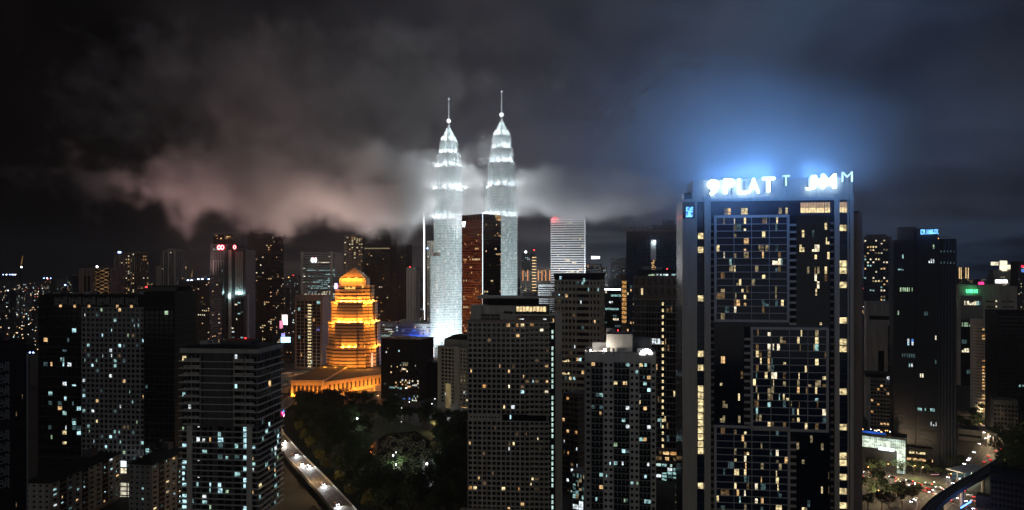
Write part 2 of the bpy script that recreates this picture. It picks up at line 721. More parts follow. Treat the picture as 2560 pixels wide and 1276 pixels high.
def smooth(pts, n=6):
    pts = [Vector(p) for p in pts]
    out = []
    for i in range(len(pts) - 1):
        p0, p1, p2, p3 = pts[max(0, i - 1)], pts[i], pts[i + 1], pts[min(len(pts) - 1, i + 2)]
        for k in range(n):
            t = k / n
            out.append(0.5 * ((2 * p1) + (p2 - p0) * t + (2 * p0 - 5 * p1 + 4 * p2 - p3) * t * t + (3 * p1 - p0 - 3 * p2 + p3) * t ** 3))
    out.append(pts[-1])
    return out


def ribbon(path, d0, d1, z=0.0, b=None):
    b = b or MB()
    A, B = offset(path, d0), offset(path, d1)
    n = len(b.v)
    for p, q in zip(A, B):
        b.v += [(p.x, p.y, p.z + z), (q.x, q.y, q.z + z)]
    for i in range(len(path) - 1):
        b.f.append((n + 2 * i, n + 2 * i + 1, n + 2 * i + 3, n + 2 * i + 2))
        b.m.append(0)
    return b


def beam(path, d0, d1, z0, z1, b=None):
    """a solid strip along a path"""
    b = b or MB()
    A, B = offset(path, d0), offset(path, d1)
    n = len(b.v)
    for p, q in zip(A, B):
        b.v += [(p.x, p.y, p.z + z0), (q.x, q.y, q.z + z0), (q.x, q.y, q.z + z1), (p.x, p.y, p.z + z1)]
    for i in range(len(path) - 1):
        o = n + 4 * i
        for k in range(4):
            j = (k + 1) % 4
            b.f.append((o + k, o + j, o + 4 + j, o + 4 + k))
            b.m.append(0)
    e = n + 4 * (len(path) - 1)
    b.f += [(n + 3, n + 2, n + 1, n), (e, e + 1, e + 2, e + 3)]
    b.m += [0, 0]
    return b


def dashes(path, d, ln, gap, w, z, parent, name='lane_marking'):
    A = offset(path, d)
    pos, nxt = 0.0, 0.0
    b = MB()
    for i in range(len(A) - 1):
        seg = (A[i + 1] - A[i])
        L_ = seg.length
        while nxt < pos + L_:
            p = A[i] + seg * ((nxt - pos) / L_)
            t = seg.normalized()
            q = p + t * ln
            s_ = Vector((t.y, -t.x, 0)) * (w / 2)
            b.quad(tuple(p - s_ + Vector((0, 0, z))), tuple(p + s_ + Vector((0, 0, z))), tuple(q + s_ + Vector((0, 0, z))), tuple(q - s_ + Vector((0, 0, z))))
            nxt += ln + gap
        pos += L_
    if b.f:
        b.build(name, 'road_paint', parent, 'stuff')


# flyover that curls past the pale condominium
FLY = smooth([(-60, 330, 9), (-99, 404, 9), (-137, 472, 9), (-158, 508, 9), (-190, 566, 9), (-212, 610, 9), (-236, 680, 9), (-246, 770, 9)], 8)
fo = thing('flyover', 'curved concrete flyover running past the dark park with headlights on it', 'flyover', (0, 0, 0))
beam(FLY, -6.2, 6.2, -1.6, 0.0).build('deck', 'concrete_grey', fo)
ribbon(FLY, -5.7, 5.7, 0.006).build('road_surface', 'asphalt_lit', fo)
beam(FLY, -6.2, -5.8, 0.0, 0.95).build('barrier', 'concrete_pale', fo)
beam(FLY, 5.8, 6.2, 0.0, 0.95).build('barrier', 'concrete_pale', fo)
dashes(FLY, -1.8, 3.0, 6.0, 0.18, 0.012, fo)
dashes(FLY, 1.8, 3.0, 6.0, 0.18, 0.012, fo)
ribbon(FLY, -5.3, -5.1, 0.012).build('edge_line', 'road_paint', fo)
ribbon(FLY, 5.1, 5.3, 0.012).build('edge_line', 'road_paint', fo)
for i in range(3, len(FLY), 7):
    p = FLY[i]
    MB().prism([(p.x - 1.4, p.y - .9), (p.x + 1.4, p.y - .9), (p.x + 1.4, p.y + .9), (p.x - 1.4, p.y + .9)], -1, 7.5).build('pier', 'concrete_grey', fo)
LOW = offset([Vector((p.x, p.y, 0)) for p in FLY], 19)
ribbon(LOW, -6.5, 6.5, 0.02).build('service_road', 'asphalt', kind='structure')

# the park beneath, with its lily pond
park = MB()
park.prism([tuple(G(x, y).to_2d()) for x, y in ((840, 1330), (1230, 1330), (1200, 1090), (1120, 1070), (960, 1030), (760, 1010), (700, 1040), (716, 1075))][::1], -0.5, 0.03)
park.build('park_lawn', 'grass_dark', kind='structure')
m = bpy.data.materials.new('water')
m.use_nodes = True
b_ = m.node_tree.nodes['Principled BSDF']
b_.inputs['Base Color'].default_value = (0.004, 0.006, 0.005, 1)
b_.inputs['Roughness'].default_value = 0.05
b_.inputs['Specular IOR Level'].default_value = 0.08
wn = m.node_tree.nodes.new('ShaderNodeTexNoise')
wn.inputs['Scale'].default_value = 900
bp = m.node_tree.nodes.new('ShaderNodeBump')
bp.inputs['Strength'].default_value = 0.05
m.node_tree.links.new(wn.outputs[0], bp.inputs['Height'])
m.node_tree.links.new(bp.outputs[0], b_.inputs['Normal'])
MATS['water'] = m
pond = [(930, 1110), (965, 1085), (1040, 1078), (1085, 1110), (1100, 1160), (1104, 1200), (1075, 1222), (1000, 1226), (930, 1205), (908, 1165)]
MB().prism([tuple(G(x, y).to_2d()) for x, y in reversed(pond)], -0.5, 0.08).build('pond_water', 'water', kind='structure')
mat('lily_pad', (0.10, 0.16, 0.05), 0.6, 0.45, 1.2)
lp = MB()
rl = random.Random(3)
for i in range(9000):
    x, y = rl.uniform(900, 1130), 1084 + 190 * rl.random() ** 1.5
    # pads crowd the lit end of the pond and thin out towards the dark end
    e = ((x - 1018) / 70) ** 2 + ((y - 1140) / 50) ** 2 + .7 * math.sin(x * .085 + 1.0) * math.sin(y * .12 + x * .05) + rl.gauss(0, .12)
    if e > 1.0 and rl.random() > 0.05:
        continue
    if e <= 1.0 and math.sin(x * .11) * math.sin(y * .17 + x * .03) < -0.62:
        continue
    if (x < 930 + (y - 1080) * .02) or x > 1085 + (y - 1110) * .55:
        continue
    p = G(x, y, 0.11)
    r = rl.uniform(0.3, 0.7)
    n = len(lp.v)
    t0 = rl.uniform(0, 6)
    for k in range(7):
        t = t0 + k * 0.85
        lp.v.append((p.x + r * math.cos(t), p.y + r * math.sin(t), 0.11 + rl.uniform(0, .12)))
    lp.f.append(tuple(range(n, n + 7)))
    lp.m.append(0)
o = lp.build('lily_pads', 'lily_pad', kind='stuff')
tag(o, 'pale lily pads covering the lamp-lit end of the pond', 'lily pads')
bw = thing('boardwalk', 'narrow pale boardwalk crossing the near end of the lily pond', 'boardwalk', G(1040, 1216))
a, c = G(1036, 1216) - G(1040, 1216), G(1076, 1200) - G(1040, 1216)
pth = [Vector((a.x, a.y, 0.5)), Vector((c.x, c.y, 0.5))]
beam(pth, -.7, .7, -.12, 0).build('deck', 'concrete_white', bw)
for q in (-.65, .65):
    beam(pth, q - .04, q + .04, .95, 1.05).build('handrail', 'metal_pale', bw)

# roads at the busy junction on the right
ROAD_A = smooth([G(2120, 1180), G(2200, 1196), G(2290, 1214), G(2370, 1236), G(2440, 1262), G(2510, 1290)], 6)
ROAD_B = smooth([G(2270, 1300), G(2335, 1250), G(2400, 1205), G(2445, 1165), G(2470, 1130), G(2482, 1100), G(2470, 1078), G(2440, 1060)], 6)
ROAD_C = smooth([G(2530, 1180), G(2540, 1140), G(2530, 1110), G(2490, 1085), G(2440, 1065), G(2380, 1050)], 6)
ribbon(ROAD_A, -13, 13, 0.03).build('road_surface', 'asphalt', kind='structure')
ribbon(ROAD_B, -11, 11, 0.034).build('road_surface', 'asphalt', kind='structure')
ribbon(ROAD_C, -8, 8, 0.038).build('road_surface', 'asphalt', kind='structure')
for k, rd in enumerate((ROAD_A, ROAD_B, ROAD_C)):
    wd = (13, 11, 8)[k]
    for d in (-wd * .5, 0.0, wd * .5):
        dashes(rd, d, 3, 5, .2, .045, None, 'lane_marking')
    for d in (-wd - .3, wd):
        if k:
            continue
        beam(rd, d, d + .3, -.1, .14).build('kerb', 'kerb_stone', kind='structure')
for o in bpy.data.objects:
    if o.name.startswith('lane_marking') and o.parent is None:
        o['kind'] = 'structure'
MB().prism([tuple(p.to_2d()) for p in (G(2255, 1200), G(2368, 1226), G(2362, 1216), G(2290, 1192))], -.2, .16).build('traffic_island_lawn', 'grass_dark', kind='structure')
ramp = smooth([G(2190, 1300), G(2262, 1276), G(2272, 1255), G(2258, 1238), G(2222, 1226), G(2150, 1212)], 6)
ribbon(ramp, -4.5, 4.5, .05).build('slip_road', 'asphalt', kind='structure')
beam(ramp, 4.5, 4.8, -.1, .6).build('slip_road_wall', 'concrete_pale', kind='structure')
PLAZA = [G(940, 960), G(1175, 1015), G(1170, 1090), G(1040, 1066), G(955, 1030)]
MB().prism([tuple(p.to_2d()) for p in reversed(PLAZA)], -.2, .05).build('street_surface', 'asphalt', kind='structure')
AVENUE = smooth([G(955, 1010), G(952, 960), G(945, 915), G(935, 880), G(925, 855)], 4)
ribbon(AVENUE, -10, 10, .04).build('street_surface', 'asphalt', kind='structure')


# ------------------------------------------------------------------ the twin towers
def star(Rr, n=96, amp=0.085):
    out = []
    for i in range(n):
        t = 2 * math.pi * i / n
        lob = abs(math.cos(4 * t)) ** 0.7 * 0.55 + abs(math.cos(4 * t + math.pi / 2)) ** 2.0 * 0.50
        r = Rr * (1 - amp + 2 * amp * (lob - 0.5))
        out.append((r * math.cos(t + .13), r * math.sin(t + .13)))
    return out


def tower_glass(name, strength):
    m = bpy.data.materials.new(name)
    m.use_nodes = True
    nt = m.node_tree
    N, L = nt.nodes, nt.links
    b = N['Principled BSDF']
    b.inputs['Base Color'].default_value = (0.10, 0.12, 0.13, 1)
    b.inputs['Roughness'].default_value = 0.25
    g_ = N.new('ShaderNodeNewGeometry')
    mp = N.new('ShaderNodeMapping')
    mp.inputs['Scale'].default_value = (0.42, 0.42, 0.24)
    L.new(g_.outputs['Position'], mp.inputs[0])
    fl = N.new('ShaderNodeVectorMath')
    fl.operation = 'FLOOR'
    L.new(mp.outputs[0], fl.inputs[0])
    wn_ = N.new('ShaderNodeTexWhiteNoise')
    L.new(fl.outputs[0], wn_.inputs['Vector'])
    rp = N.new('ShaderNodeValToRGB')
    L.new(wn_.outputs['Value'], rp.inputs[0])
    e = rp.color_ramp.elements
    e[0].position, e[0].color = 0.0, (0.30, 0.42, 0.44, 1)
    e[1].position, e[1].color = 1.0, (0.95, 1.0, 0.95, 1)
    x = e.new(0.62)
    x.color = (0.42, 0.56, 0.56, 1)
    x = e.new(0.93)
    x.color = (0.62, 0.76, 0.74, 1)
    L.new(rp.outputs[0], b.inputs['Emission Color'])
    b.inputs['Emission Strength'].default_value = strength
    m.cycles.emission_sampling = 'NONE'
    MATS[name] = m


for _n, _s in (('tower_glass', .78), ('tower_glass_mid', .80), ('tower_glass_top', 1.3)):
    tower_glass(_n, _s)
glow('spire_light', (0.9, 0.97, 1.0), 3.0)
TIERS = [(-1, 242, 27.6, 27.6), (242, 292, 25.6, 25.4), (292, 331, 23.4, 23.0), (331, 355, 19.2, 18.6), (355, 377, 15.2, 14.2), (377, 386, 12.2, 11.6), (386, 393, 8.4, 7.6), (393, 399, 5.4, 4.6)]
FLOOR = 4.25


def ring_mesh(Rr, h, out, name, m, n=96):
    b = MB()
    A, B = star(Rr - .4, n), star(Rr + out, n)
    for lst, z in ((A, 0), (B, 0), (B, h), (A, h)):
        b.v += [(x, y, z) for x, y in lst]
    for k in range(3):
        for i in range(n):
            j = (i + 1) % n
            b.f.append((k * n + i, k * n + j, (k + 1) * n + j, (k + 1) * n + i))
            b.m.append(0)
    return b.mesh(name, m)


RINGS = {}


def tower_body(root, tiers, lights, ctr, floor=FLOOR):
    for k, (z0, z1, r0, r1) in enumerate(tiers):
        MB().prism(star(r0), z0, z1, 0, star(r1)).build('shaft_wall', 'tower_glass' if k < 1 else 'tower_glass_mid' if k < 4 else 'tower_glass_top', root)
        n = max(1, int((z1 - max(z0, 0)) / floor))
        zt = max(z0, 0)
        for i in range(n):
            t = i / n
            rr = r0 + (r1 - r0) * t
            key = (round(rr, 1), 1.5 if k < 4 else 1.0)
            if key not in RINGS:
                RINGS[key] = ring_mesh(rr, key[1], 0.75 if k < 4 else .5, 'sunshade_ring', 'steel')
            link('sunshade_ring', RINGS[key], root).location = (0, 0, zt + (z1 - zt) * t + .6)
        key = ('c', round(r1, 1))
        if key not in RINGS:
            RINGS[key] = ring_mesh(r1, 2.4 if k < 5 else 1.4, 1.6 if k < 5 else .9, 'cornice_ring', 'steel')
        link('cornice_ring', RINGS[key], root).location = (0, 0, z1 - 2.2)
        if 0 < k < 6:
            cm_ = MB().tube((0, 0, zt), (0, 0, z1 - 2.2), .55, .55, 6).mesh('column', 'steel')
            for i in range(16):
                t = 2 * math.pi * i / 16 + .13
                q_ = r0 * (1.0 if i % 2 == 0 else .93) + .75
                link('column', cm_, root).location = (q_ * math.cos(t), q_ * math.sin(t), 0)
        if k and lights:
            nl = 12 if k < 4 else 8 if k < 6 else 4
            below = tiers[k - 1][3]
            for i in range(nl):
                t = 2 * math.pi * (i + .5) / nl
                rr = r0 + 5.0
                lamp('floodlight', ctr + Vector((rr * math.cos(t), rr * math.sin(t), z0 + 4.5)), lights[k], (0.86, 0.96, 1.0), 0.7)


CLOUD_W = 85000


def twin_tower(px, Y, label, bustle=0):
    c = Vector(((px - 1280) * Y / F, Y, 0))
    root = thing('twin_tower', label, 'skyscraper', c, 0.0, 'floodlit twin towers')
    tower_body(root, TIERS, [0, 4800, 6000, 9500, 12000, 8000, 5500, 4500], c)
    b = MB()
    b.tube((0, 0, 398), (0, 0, 409), 2.6, 1.5, 12)
    b.build('spire_base', 'steel', root)
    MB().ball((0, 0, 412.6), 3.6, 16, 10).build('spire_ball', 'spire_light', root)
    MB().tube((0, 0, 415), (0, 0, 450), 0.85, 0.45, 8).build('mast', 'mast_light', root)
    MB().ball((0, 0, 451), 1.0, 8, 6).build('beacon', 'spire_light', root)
    if bustle:
        # the shorter round annex at the tower's flank
        an = Vector((bustle, -12, 0))
        e = link('annex', None, root)
        e.location = an
        MB().prism([(14.5 * math.cos(i * .2618), 14.5 * math.sin(i * .2618)) for i in range(24)], -1, 176).build('annex_wall', 'tower_glass', e)
        me = MB()
        for r_, z_ in ((14.2, 0), (15.5, 0), (15.5, 1.7), (14.2, 1.7)):
            me.v += [(r_ * math.cos(i * .1963), r_ * math.sin(i * .1963), z_) for i in range(32)]
        for k in range(3):
            for i in range(32):
                j = (i + 1) % 32
                me.f.append((k * 32 + i, k * 32 + j, (k + 1) * 32 + j, (k + 1) * 32 + i))
                me.m.append(0)
        me = me.mesh('sunshade_ring', 'steel')
        for i in range(41):
            link('sunshade_ring', me, e).location = (0, 0, 1 + i * 4.25)
        MB().prism([(11 * math.cos(i * .2618), 11 * math.sin(i * .2618)) for i in range(24)], 176, 182).build('annex_roof', 'steel', e)
    # floodlights on the forecourt, aimed up the shaft, and on the main cornice
    for i in range(6):
        t = math.pi * (1.30 + .58 * i / 5)
        q = c + Vector((80 * math.cos(t), 80 * math.sin(t), 4))
        lamp('floodlight', q, 430000, (0.84, 0.95, 1.0), 1.0, 75, c + Vector((0, 0, 120)))
    for i in range(10):
        t = math.pi * (1.0 + i / 9)
        lamp('floodlight', c + Vector((31.5 * math.cos(t), 31.5 * math.sin(t), 246)), 1800, (0.84, 0.95, 1.0), 0.8)
    # added lamps without fixtures, turned outward to brighten the passing cloud
    for i in range(15):
        t = 2 * math.pi * i / 5 + .3
        q = c + Vector((32 * math.cos(t), 32 * math.sin(t), (222, 262, 302)[i // 5]))
        lamp('cloud_fill', q, CLOUD_W, (.92, .97, 1.0), 14.0, 150, q + Vector((10 * math.cos(t), 10 * math.sin(t), 4)), 1.0)
    return root


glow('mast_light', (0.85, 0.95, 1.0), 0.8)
twin_tower(1122, 1188, 'floodlit white ringed skyscraper with a spire and a round annex at its foot', -16)
twin_tower(1254, 1141, 'floodlit white ringed skyscraper with a spire, rising behind the red-brown tower')


# ------------------------------------------------------------------ near buildings, left
def kufic(parent, x, z, w, h, d, y, m, face=None):
    """square-script ornament: bent bars in relief, one panel"""
    b = MB()
    t = w * 0.055
    k = 0

    def bar(x0, x1, z0, z1):
        b.box(x + x0 * w, x + x1 * w, y - d, y, z + z0 * h, z + z1 * h)
    for e in (0.0, 0.12):
        bar(e, e + .05, .05 + e, .95 - e)
        bar(.95 - e, 1 - e, .05 + e, .95 - e)
        bar(e + .05, .30, .05 + e, .05 + e + .05)
        bar(.70, .95 - e, .95 - e - .05, .95 - e)
    bar(.26, .31, .30, .85)
    bar(.31, .55, .80, .85)
    bar(.50, .55, .45, .80)
    bar(.36, .50, .45, .50)
    bar(.36, .41, .50, .68)
    bar(.60, .65, .20, .72)
    bar(.65, .78, .20, .25)
    bar(.73, .78, .25, .72)
    bar(.30, .60, .15, .20)
    o_ = b.build('ornament_lattice', m, parent)
    return o_


mat('ornament_grey', (0.30, 0.31, 0.30), 0.7, 0.2, 0.5)

# dark tower at the frame's left edge
B = Bld('dark_tower', 'near-black tower with stacked square ornament panels at the frame edge', 'tower', -70, 298, 70, 310, 872, 30)
B.block('cladding_dark')
B.parapet('cladding_dark')
for k in range(10):
    y0 = 905 + (k % 5) * 30.2 + (k // 5) * 171
    kufic(B.root, B.u(-13), B.z(y0 + 28), B.u(23) - B.u(-13), B.z(y0) - B.z(y0 + 28), .12, -.02, 'ornament_grey')
MB().box(B.W - .5, B.W + .02, -.25, .4, 0, B.z(885)).build('corner_strip', 'concrete_grey', B.root)
B.fill('F', B.u(28), B.u(64), B.z(1060), B.z(990), 7, 5, .10, ['dim_warm', 'dim_teal'], .4)
B.fill('F', B.u(28), B.u(64), B.z(1276), B.z(1070), 7, 14, .02, ['dim_warm', 'dim_teal'], .4)
B.finish()
rs = thing('roof_lights', 'short row of blue-white lamps on the dark tower roof edge', 'lights', P(66, 884, 315))
for i in range(3):
    MB().ball((i * 1.6, 0, 0.4), .35, 8, 6).build('lamp', 'beacon_blue' if i else 'beacon_white', rs)
MB().box(-.4, 3.6, -.1, .1, -.2, .1).build('rail', 'metal_dark', rs)

# the big grid-fronted tower: dark wing, grid front, dark wing
B = Bld('grid_tower', 'wide dark apartment tower with a grey window grid and an ornamented crown', 'tower', 95, 478, 440, 466, 737, 24)
us = [B.u(x) for x in (95, 205, 362, 440)]
B.block('cladding_dark', 0, us[2], -1, B.z(737))
B.block('cladding_dark', us[2], B.W, -1, B.z(728), -1.2)
B.block('glass_black', us[2] + 1, B.W - 1, B.z(728), B.z(717), 2, 20, 'penthouse')
MB().box(us[2] - .5, B.W + .8, .2, 21, B.z(717), B.z(717) + .5).build('roof_slab', 'roof_dark', B.root)
for i in range(6):
    x = 137 + i * 35.5
    kufic(B.root, B.u(x), B.z(765), B.u(x + 30) - B.u(x), B.z(742) - B.z(765), .15, -.02, 'ornament_grey')
    if i != 3:
        MB().box(B.u(x + 13), B.u(x + 18), -.7, -.25, B.z(769), B.z(763)).build('crown_lamp', 'lit_warm', B.root)
rows = 30
B.punched('F', 'concrete_grey', us[1], us[2], B.z(1148), B.z(768), 14, rows, .66, .62, .5,
          lambda i, j: .14 if (i * 7 + j * 3) % 5 else .27, PAL_COOL + ['dim_teal'] * 4 + ['dim_warm'] * 2, sill=.35)
B.slabs('concrete_dark', [B.z(1148) + (B.z(768) - B.z(1148)) * j / 15 for j in range(16)], .25, .22, us[0], us[1] - .3, name='floor_line')
B.fill('F', us[0] + .5, us[1] - .5, B.z(1140), B.z(772), 9, rows, lambda i, j: .22 if i in (1, 2, 5, 7) and j < 23 else .03, PAL_COOL, .7, .06, run=.2)
B.slabs('concrete_dark', [B.z(1148) + (B.z(768) - B.z(1148)) * j / 20 for j in range(21)], .2, .18, us[2] + .3, B.W, -1.2, name='floor_line')
B.fill(('a', us[2], -1.2, 0.0), 1, B.W - us[2] - 1, B.z(1140), B.z(775), 6, rows, .015, PAL_COOL, .8, .06)
B.fill('F', us[0] + .5, us[2] - .5, B.z(737) - 6.6, B.z(737) - 6.5, 1, 1, 0, PAL_COOL)
MB().tube((us[2] - 1, 3, B.z(735)), (us[2] - 1, 3, B.z(720)), .15, .1).build('mast', 'metal_dark', B.root)
B.beacon(us[2] - 1, 3, B.z(720), 'red', .7)
B.clutter(B.z(737), 4, us[2] - 4, 3, 20, 12)
B.block('concrete_grey', B.u(296), B.u(364), -1, B.z(1150), -14, -0.6, 'podium')
for j, (y0, y1, mm) in enumerate(((1168, 1153, 'lit_hall'), (1184, 1171, 'lit_cream'), (1216, 1208, 'lit_deck'), (1227, 1219, 'lit_deck'), (1238, 1230, 'lit_deck'), (1249, 1241, 'lit_deck'), (1260, 1252, 'lit_deck'), (1276, 1262, 'lit_amber'))):
    glow('lit_deck', (1.0, 0.95, 0.72), 0.62, 0.35, (.5, .5, .5))
    glow('lit_hall', (0.80, 0.92, 1.0), 1.2, 0.4, (.3, .3, .3))
    Yp = 455.0
    for (xa, xb) in ((301, 317), (322, 350), (353, 358)):
        if j < 2 and xa == 353:
            continue
        zz0, zz1 = CH + (HZ - y1) * Yp / F, CH + (HZ - y0) * Yp / F
        if zz0 > zz1:
            zz0, zz1 = zz1, zz0
        o_ = MB().quad(*[(q, -14.05, w_) for q, w_ in ((B.u(xa) + .2, zz0), (B.u(xb) + .2, zz0), (B.u(xb) + .2, zz1), (B.u(xa) + .2, zz1))]).build('opening', mm, B.root)
B.finish()
lamp('podium_light', P(330, 1262, 446), 2600, (1.0, .6, .25), 1.0)


# weathered apartment slabs in front of it
def walkup(label, x0, Y0, x1, Y1, yt, D, nc, seed, roof=3.2):
    b = Bld('apartment_block', label, 'apartment block', x0, Y0, x1, Y1, yt, D)
    b.rnd.seed(seed)
    b.block('concrete_brown')
    n = int(b.H / 3.05)
    z0 = b.H - n * 3.05
    b.punched('F', 'concrete_pale', 0, b.W, z0, b.H, nc, n, .52, .42, .45, .2, ['lit_teal', 'lit_cyan', 'lit_white', 'lit_warm', 'dim_teal', 'dim_warm', 'lit_yellow', 'lit_green'])
    # shade of recessed bays, put in as dark boxes between the flats
    for i in range(1, nc, 3):
        c = b.W * (i + .5) / nc
        b.block('cladding_dark', c - b.W / nc * .42, c + b.W / nc * .42, z0, b.H - .4, -.62, -.1, 'bay_shade')
        for j in range(n):
            if b.rnd.random() < .45:
                b.pane('F', c - b.W / nc * .3 + b.rnd.uniform(0, .8), z0 + j * 3.05 + .7, b.rnd.uniform(.7, 1.6), b.rnd.uniform(.7, 1.5), b.rnd.choice(PAL_COOL), .66)
            MB().box(c - b.W / nc * .42, c + b.W / nc * .42, -1.1, -.62, z0 + j * 3.05, z0 + j * 3.05 + .9).build('balcony_wall', 'concrete_brown', b.root)
    for f, ncs in (('L', 4), ('R', 4)):
        b.punched(f, 'concrete_pale', 0, b.D, z0, b.H, ncs, n, .4, .4, .4, .08, PAL_COOL)
    # hipped roof with ridge
    w_, d_ = b.W, b.D
    rb = MB()
    rb.prism([(-1, -1.6), (w_ + 1, -1.6), (w_ + 1, d_ + 1), (-1, d_ + 1)], b.H, b.H + roof, 0, [(w_ * .2, d_ * .42), (w_ * .8, d_ * .42), (w_ * .8, d_ * .55), (w_ * .2, d_ * .55)])
    r_ = rb.build('roof', 'roof_dark', b.root)
    MB().box(w_ * .62, w_ * .75, d_ * .3, d_ * .6, b.H + roof * .4, b.H + roof + 3).build('water_tank_house', 'concrete_dark', r_)
    b.finish()
    return b


walkup('stained pale apartment block with balconies, below the grid tower', 126, 388, 300, 452, 1168, 15, 10, 4, 4.5)
walkup('stained pale apartment block squeezed between the grid tower and the slab condominium', 378, 392, 470, 425, 1143, 14, 6, 9, 4.0)

# car park at the far left
B = Bld('car_park', 'small car park with cream-lit open decks beside the stained apartment block', 'car park', 74, 425, 108, 423, 1222, 14)
B.block('concrete_dark')
B.parapet('concrete_grey')
for j in range(5):
    y = 1229 + 10.5 * j
    zt = B.z(y)
    MB().quad((.5, -.06, zt - 1.6), (B.W - .4, -.06, zt - 1.6), (B.W - .4, -.06, zt), (.5, -.06, zt)).build('deck_opening', 'lit_deck', B.root)
    MB().box(0, B.W, -.5, -.1, zt - 2.4, zt - 1.65).build('deck_edge', 'concrete_grey', B.root)
for i in range(9):
    MB().ball((R.uniform(1, B.W), R.uniform(1, 6), B.H + R.uniform(.6, 2.2)), R.uniform(.18, .4), 7, 5).build('festoon_lamp', 'beacon_amber' if i % 3 else 'beacon_white', B.root)
B.finish()

# slab condominium with white floor edges
B = Bld('slab_condominium', 'dark condominium with white floor edges and a wraparound balcony side', 'condominium', 455, 352, 645, 348, 880, 30)
B.D = 27
W, D = B.W, 27
B.block('concrete_dark', 0, W, -1, B.z(882), 0, D)
MB().box(-.8, W + .8, -.9, D + .8, B.z(883), B.z(872)).build('roof_fascia', 'concrete_pale', B.root)
rb = MB().prism([(-.3, -.3), (W + .3, -.3), (W + .3, D + .3), (-.3, D + .3)], B.z(872), B.z(866), 0, [(3, 6), (W - 3, 6), (W - 3, D - 6), (3, D - 6)])
r_ = rb.build('roof', 'roof_dark', B.root)
MB().box(W * .42, W * .80, 9, 18, B.z(868), B.z(856)).build('plant_room', 'concrete_dark', r_)
MB().box(W * .46, W * .76, 10, 17, B.z(856), B.z(856) + .5).build('helipad', 'helipad_red', r_) if mat('helipad_red', (.35, .03, .03), .7) else None
B.beacon(W * .7, 11, B.z(855) + .6, 'red', .35)
B.clutter(B.z(867), 5, W * .4, 9, 18, 8)
zu = [B.z(1065) + (B.z(905) - B.z(1065)) * j / 9 for j in range(10)]
zl = [B.z(1290) + (B.z(1065) - B.z(1290)) * j / 16 for j in range(16)]
B.slabs('concrete_white', zu[1:], 1.3, .35, v1=D)
B.slabs('concrete_white', zl, 1.3, .26, v1=D)
zs_all = zl + zu + [B.z(884)]
for k in range(len(zs_all) - 1):
    z0, z1 = zs_all[k] + .4, zs_all[k + 1] - .1
    up = k >= 16
    h = z1 - z0
    bays = ((.2, 2.6), (3.4, 6.2), (7.6, 9.2), (10.6, 13), (14.2, 15.6), (18.6, 21.5), (22.5, 25.5), (27.2, 30.2), (31.6, 34.5), (35.6, 38))
    for i, (a, c) in enumerate(bays):
        a, c = a * W / 39, c * W / 39
        p = .30 if not up else .06
        hot = i in (0, 8) and not up and B.rnd.random() < .5
        mm = B.rnd.choice(['lit_cyan', 'lit_teal', 'lit_white'] if hot else PAL_COOL) if (hot or B.rnd.random() < p * .8) else 'glass_black'
        if hot:
            mm = 'lit_cyan'
        fr = B.rnd.uniform(.35, 1.0) if mm != 'glass_black' else 1.0
        B.pane('F', a, z0, (c - a) * fr, h * (.9 if i % 3 else .62), mm, .05)
    if not up and k % 3 == 0:
        for a in (8.2, 33.2):
            if B.rnd.random() < .75:
                B.pane('F', a * W / 39, z1 - .9, 1.0, .5, 'lit_white', .08)
    for i in range(7):
        a = 1 + i * (D - 2) / 7
        mm = B.rnd.choice(PAL_COOL) if B.rnd.random() < (.22 if not up else .06) else 'glass_black'
        B.pane('R', a, z0, (D - 2) / 7 * B.rnd.choice((.5, .8, .3)), h * .85, mm, .05)
    if up:      # pale balcony fronts of the upper flats
        for a, c in ((1.5, 3.6), (4.0, 9.6), (27, 32.5), (33.2, 37.5)):
            MB().box(a * W / 39, c * W / 39, -1.25, -1.05, z0 - .1, z0 + (1.0 if k < 23 else 1.5)).build('balcony_front', 'concrete_pale', B.root)
for a in (3.0, 33.6):
    MB().box(a * W / 39, (a + 2.7) * W / 39, -1.0, -.12, -1, zu[0]).build('pilaster', 'concrete_white', B.root)
for a in (5.2, 9.7, 27.0, 32.7):
    MB().box(a * W / 39, (a + .35) * W / 39, -1.0, -.1, zu[0], B.z(890)).build('pilaster', 'concrete_pale', B.root)
MB().box(W * .29, W * .66, -.5, -.08, zu[0], B.z(884)).build('recess_panel', 'concrete_dark', B.root)
B.finish()


# ------------------------------------------------------------------ near buildings, centre
B = Bld('hotel_block', 'tall pale hotel with dark grid windows and a warm-lit rooftop lounge', 'hotel', 1170, 412, 1372, 408, 800, 20)
W = B.W
D = B.D
B.block('concrete_brown')
zt, zm, zb_ = B.z(806), B.z(1040), B.z(1290)
B.punched('F', 'concrete_pale', 0, W, zm + 1, zt, 17, 18, .70, .66, .45, lambda i, j: .13 if i > 6 else .06, PAL_WARM + ['lit_white', 'lit_cyan'] + ['dim_warm'] * 4, sill=.3)
B.punched('F', 'concrete_pale', 0, W, zb_, B.z(1052), 17, 19, .70, .66, .45, lambda i, j: .10, PAL_WARM + ['lit_white'] + ['dim_warm'] * 4, sill=.3)
for a in range(0, 18, 2):
    MB().box(W * a / 17 - .12, W * a / 17 + .12, -.95, -.5, zm + 1, zt).build('fin', 'concrete_pale', B.root)
    MB().box(W * a / 17 - .12, W * a / 17 + .12, -.95, -.5, zb_, B.z(1052)).build('fin', 'concrete_pale', B.root)
MB().box(0, W * .42, -.3, -.1, B.z(1052), zm + 1).build('sky_garden_wall', 'concrete_pale', B.root)
B.fill('F', 1, W * .40, B.z(1048), B.z(1040), 10, 1, 0, PAL_WARM, .9, .33)
MB().box(W * .43, W * .97, -.14, -.08, B.z(1052), zm + 1).build('sky_garden_recess', 'glass_black', B.root)
B.pane('F', W * .52, B.z(1048), .8, 2.4, 'lit_cyan', .18)
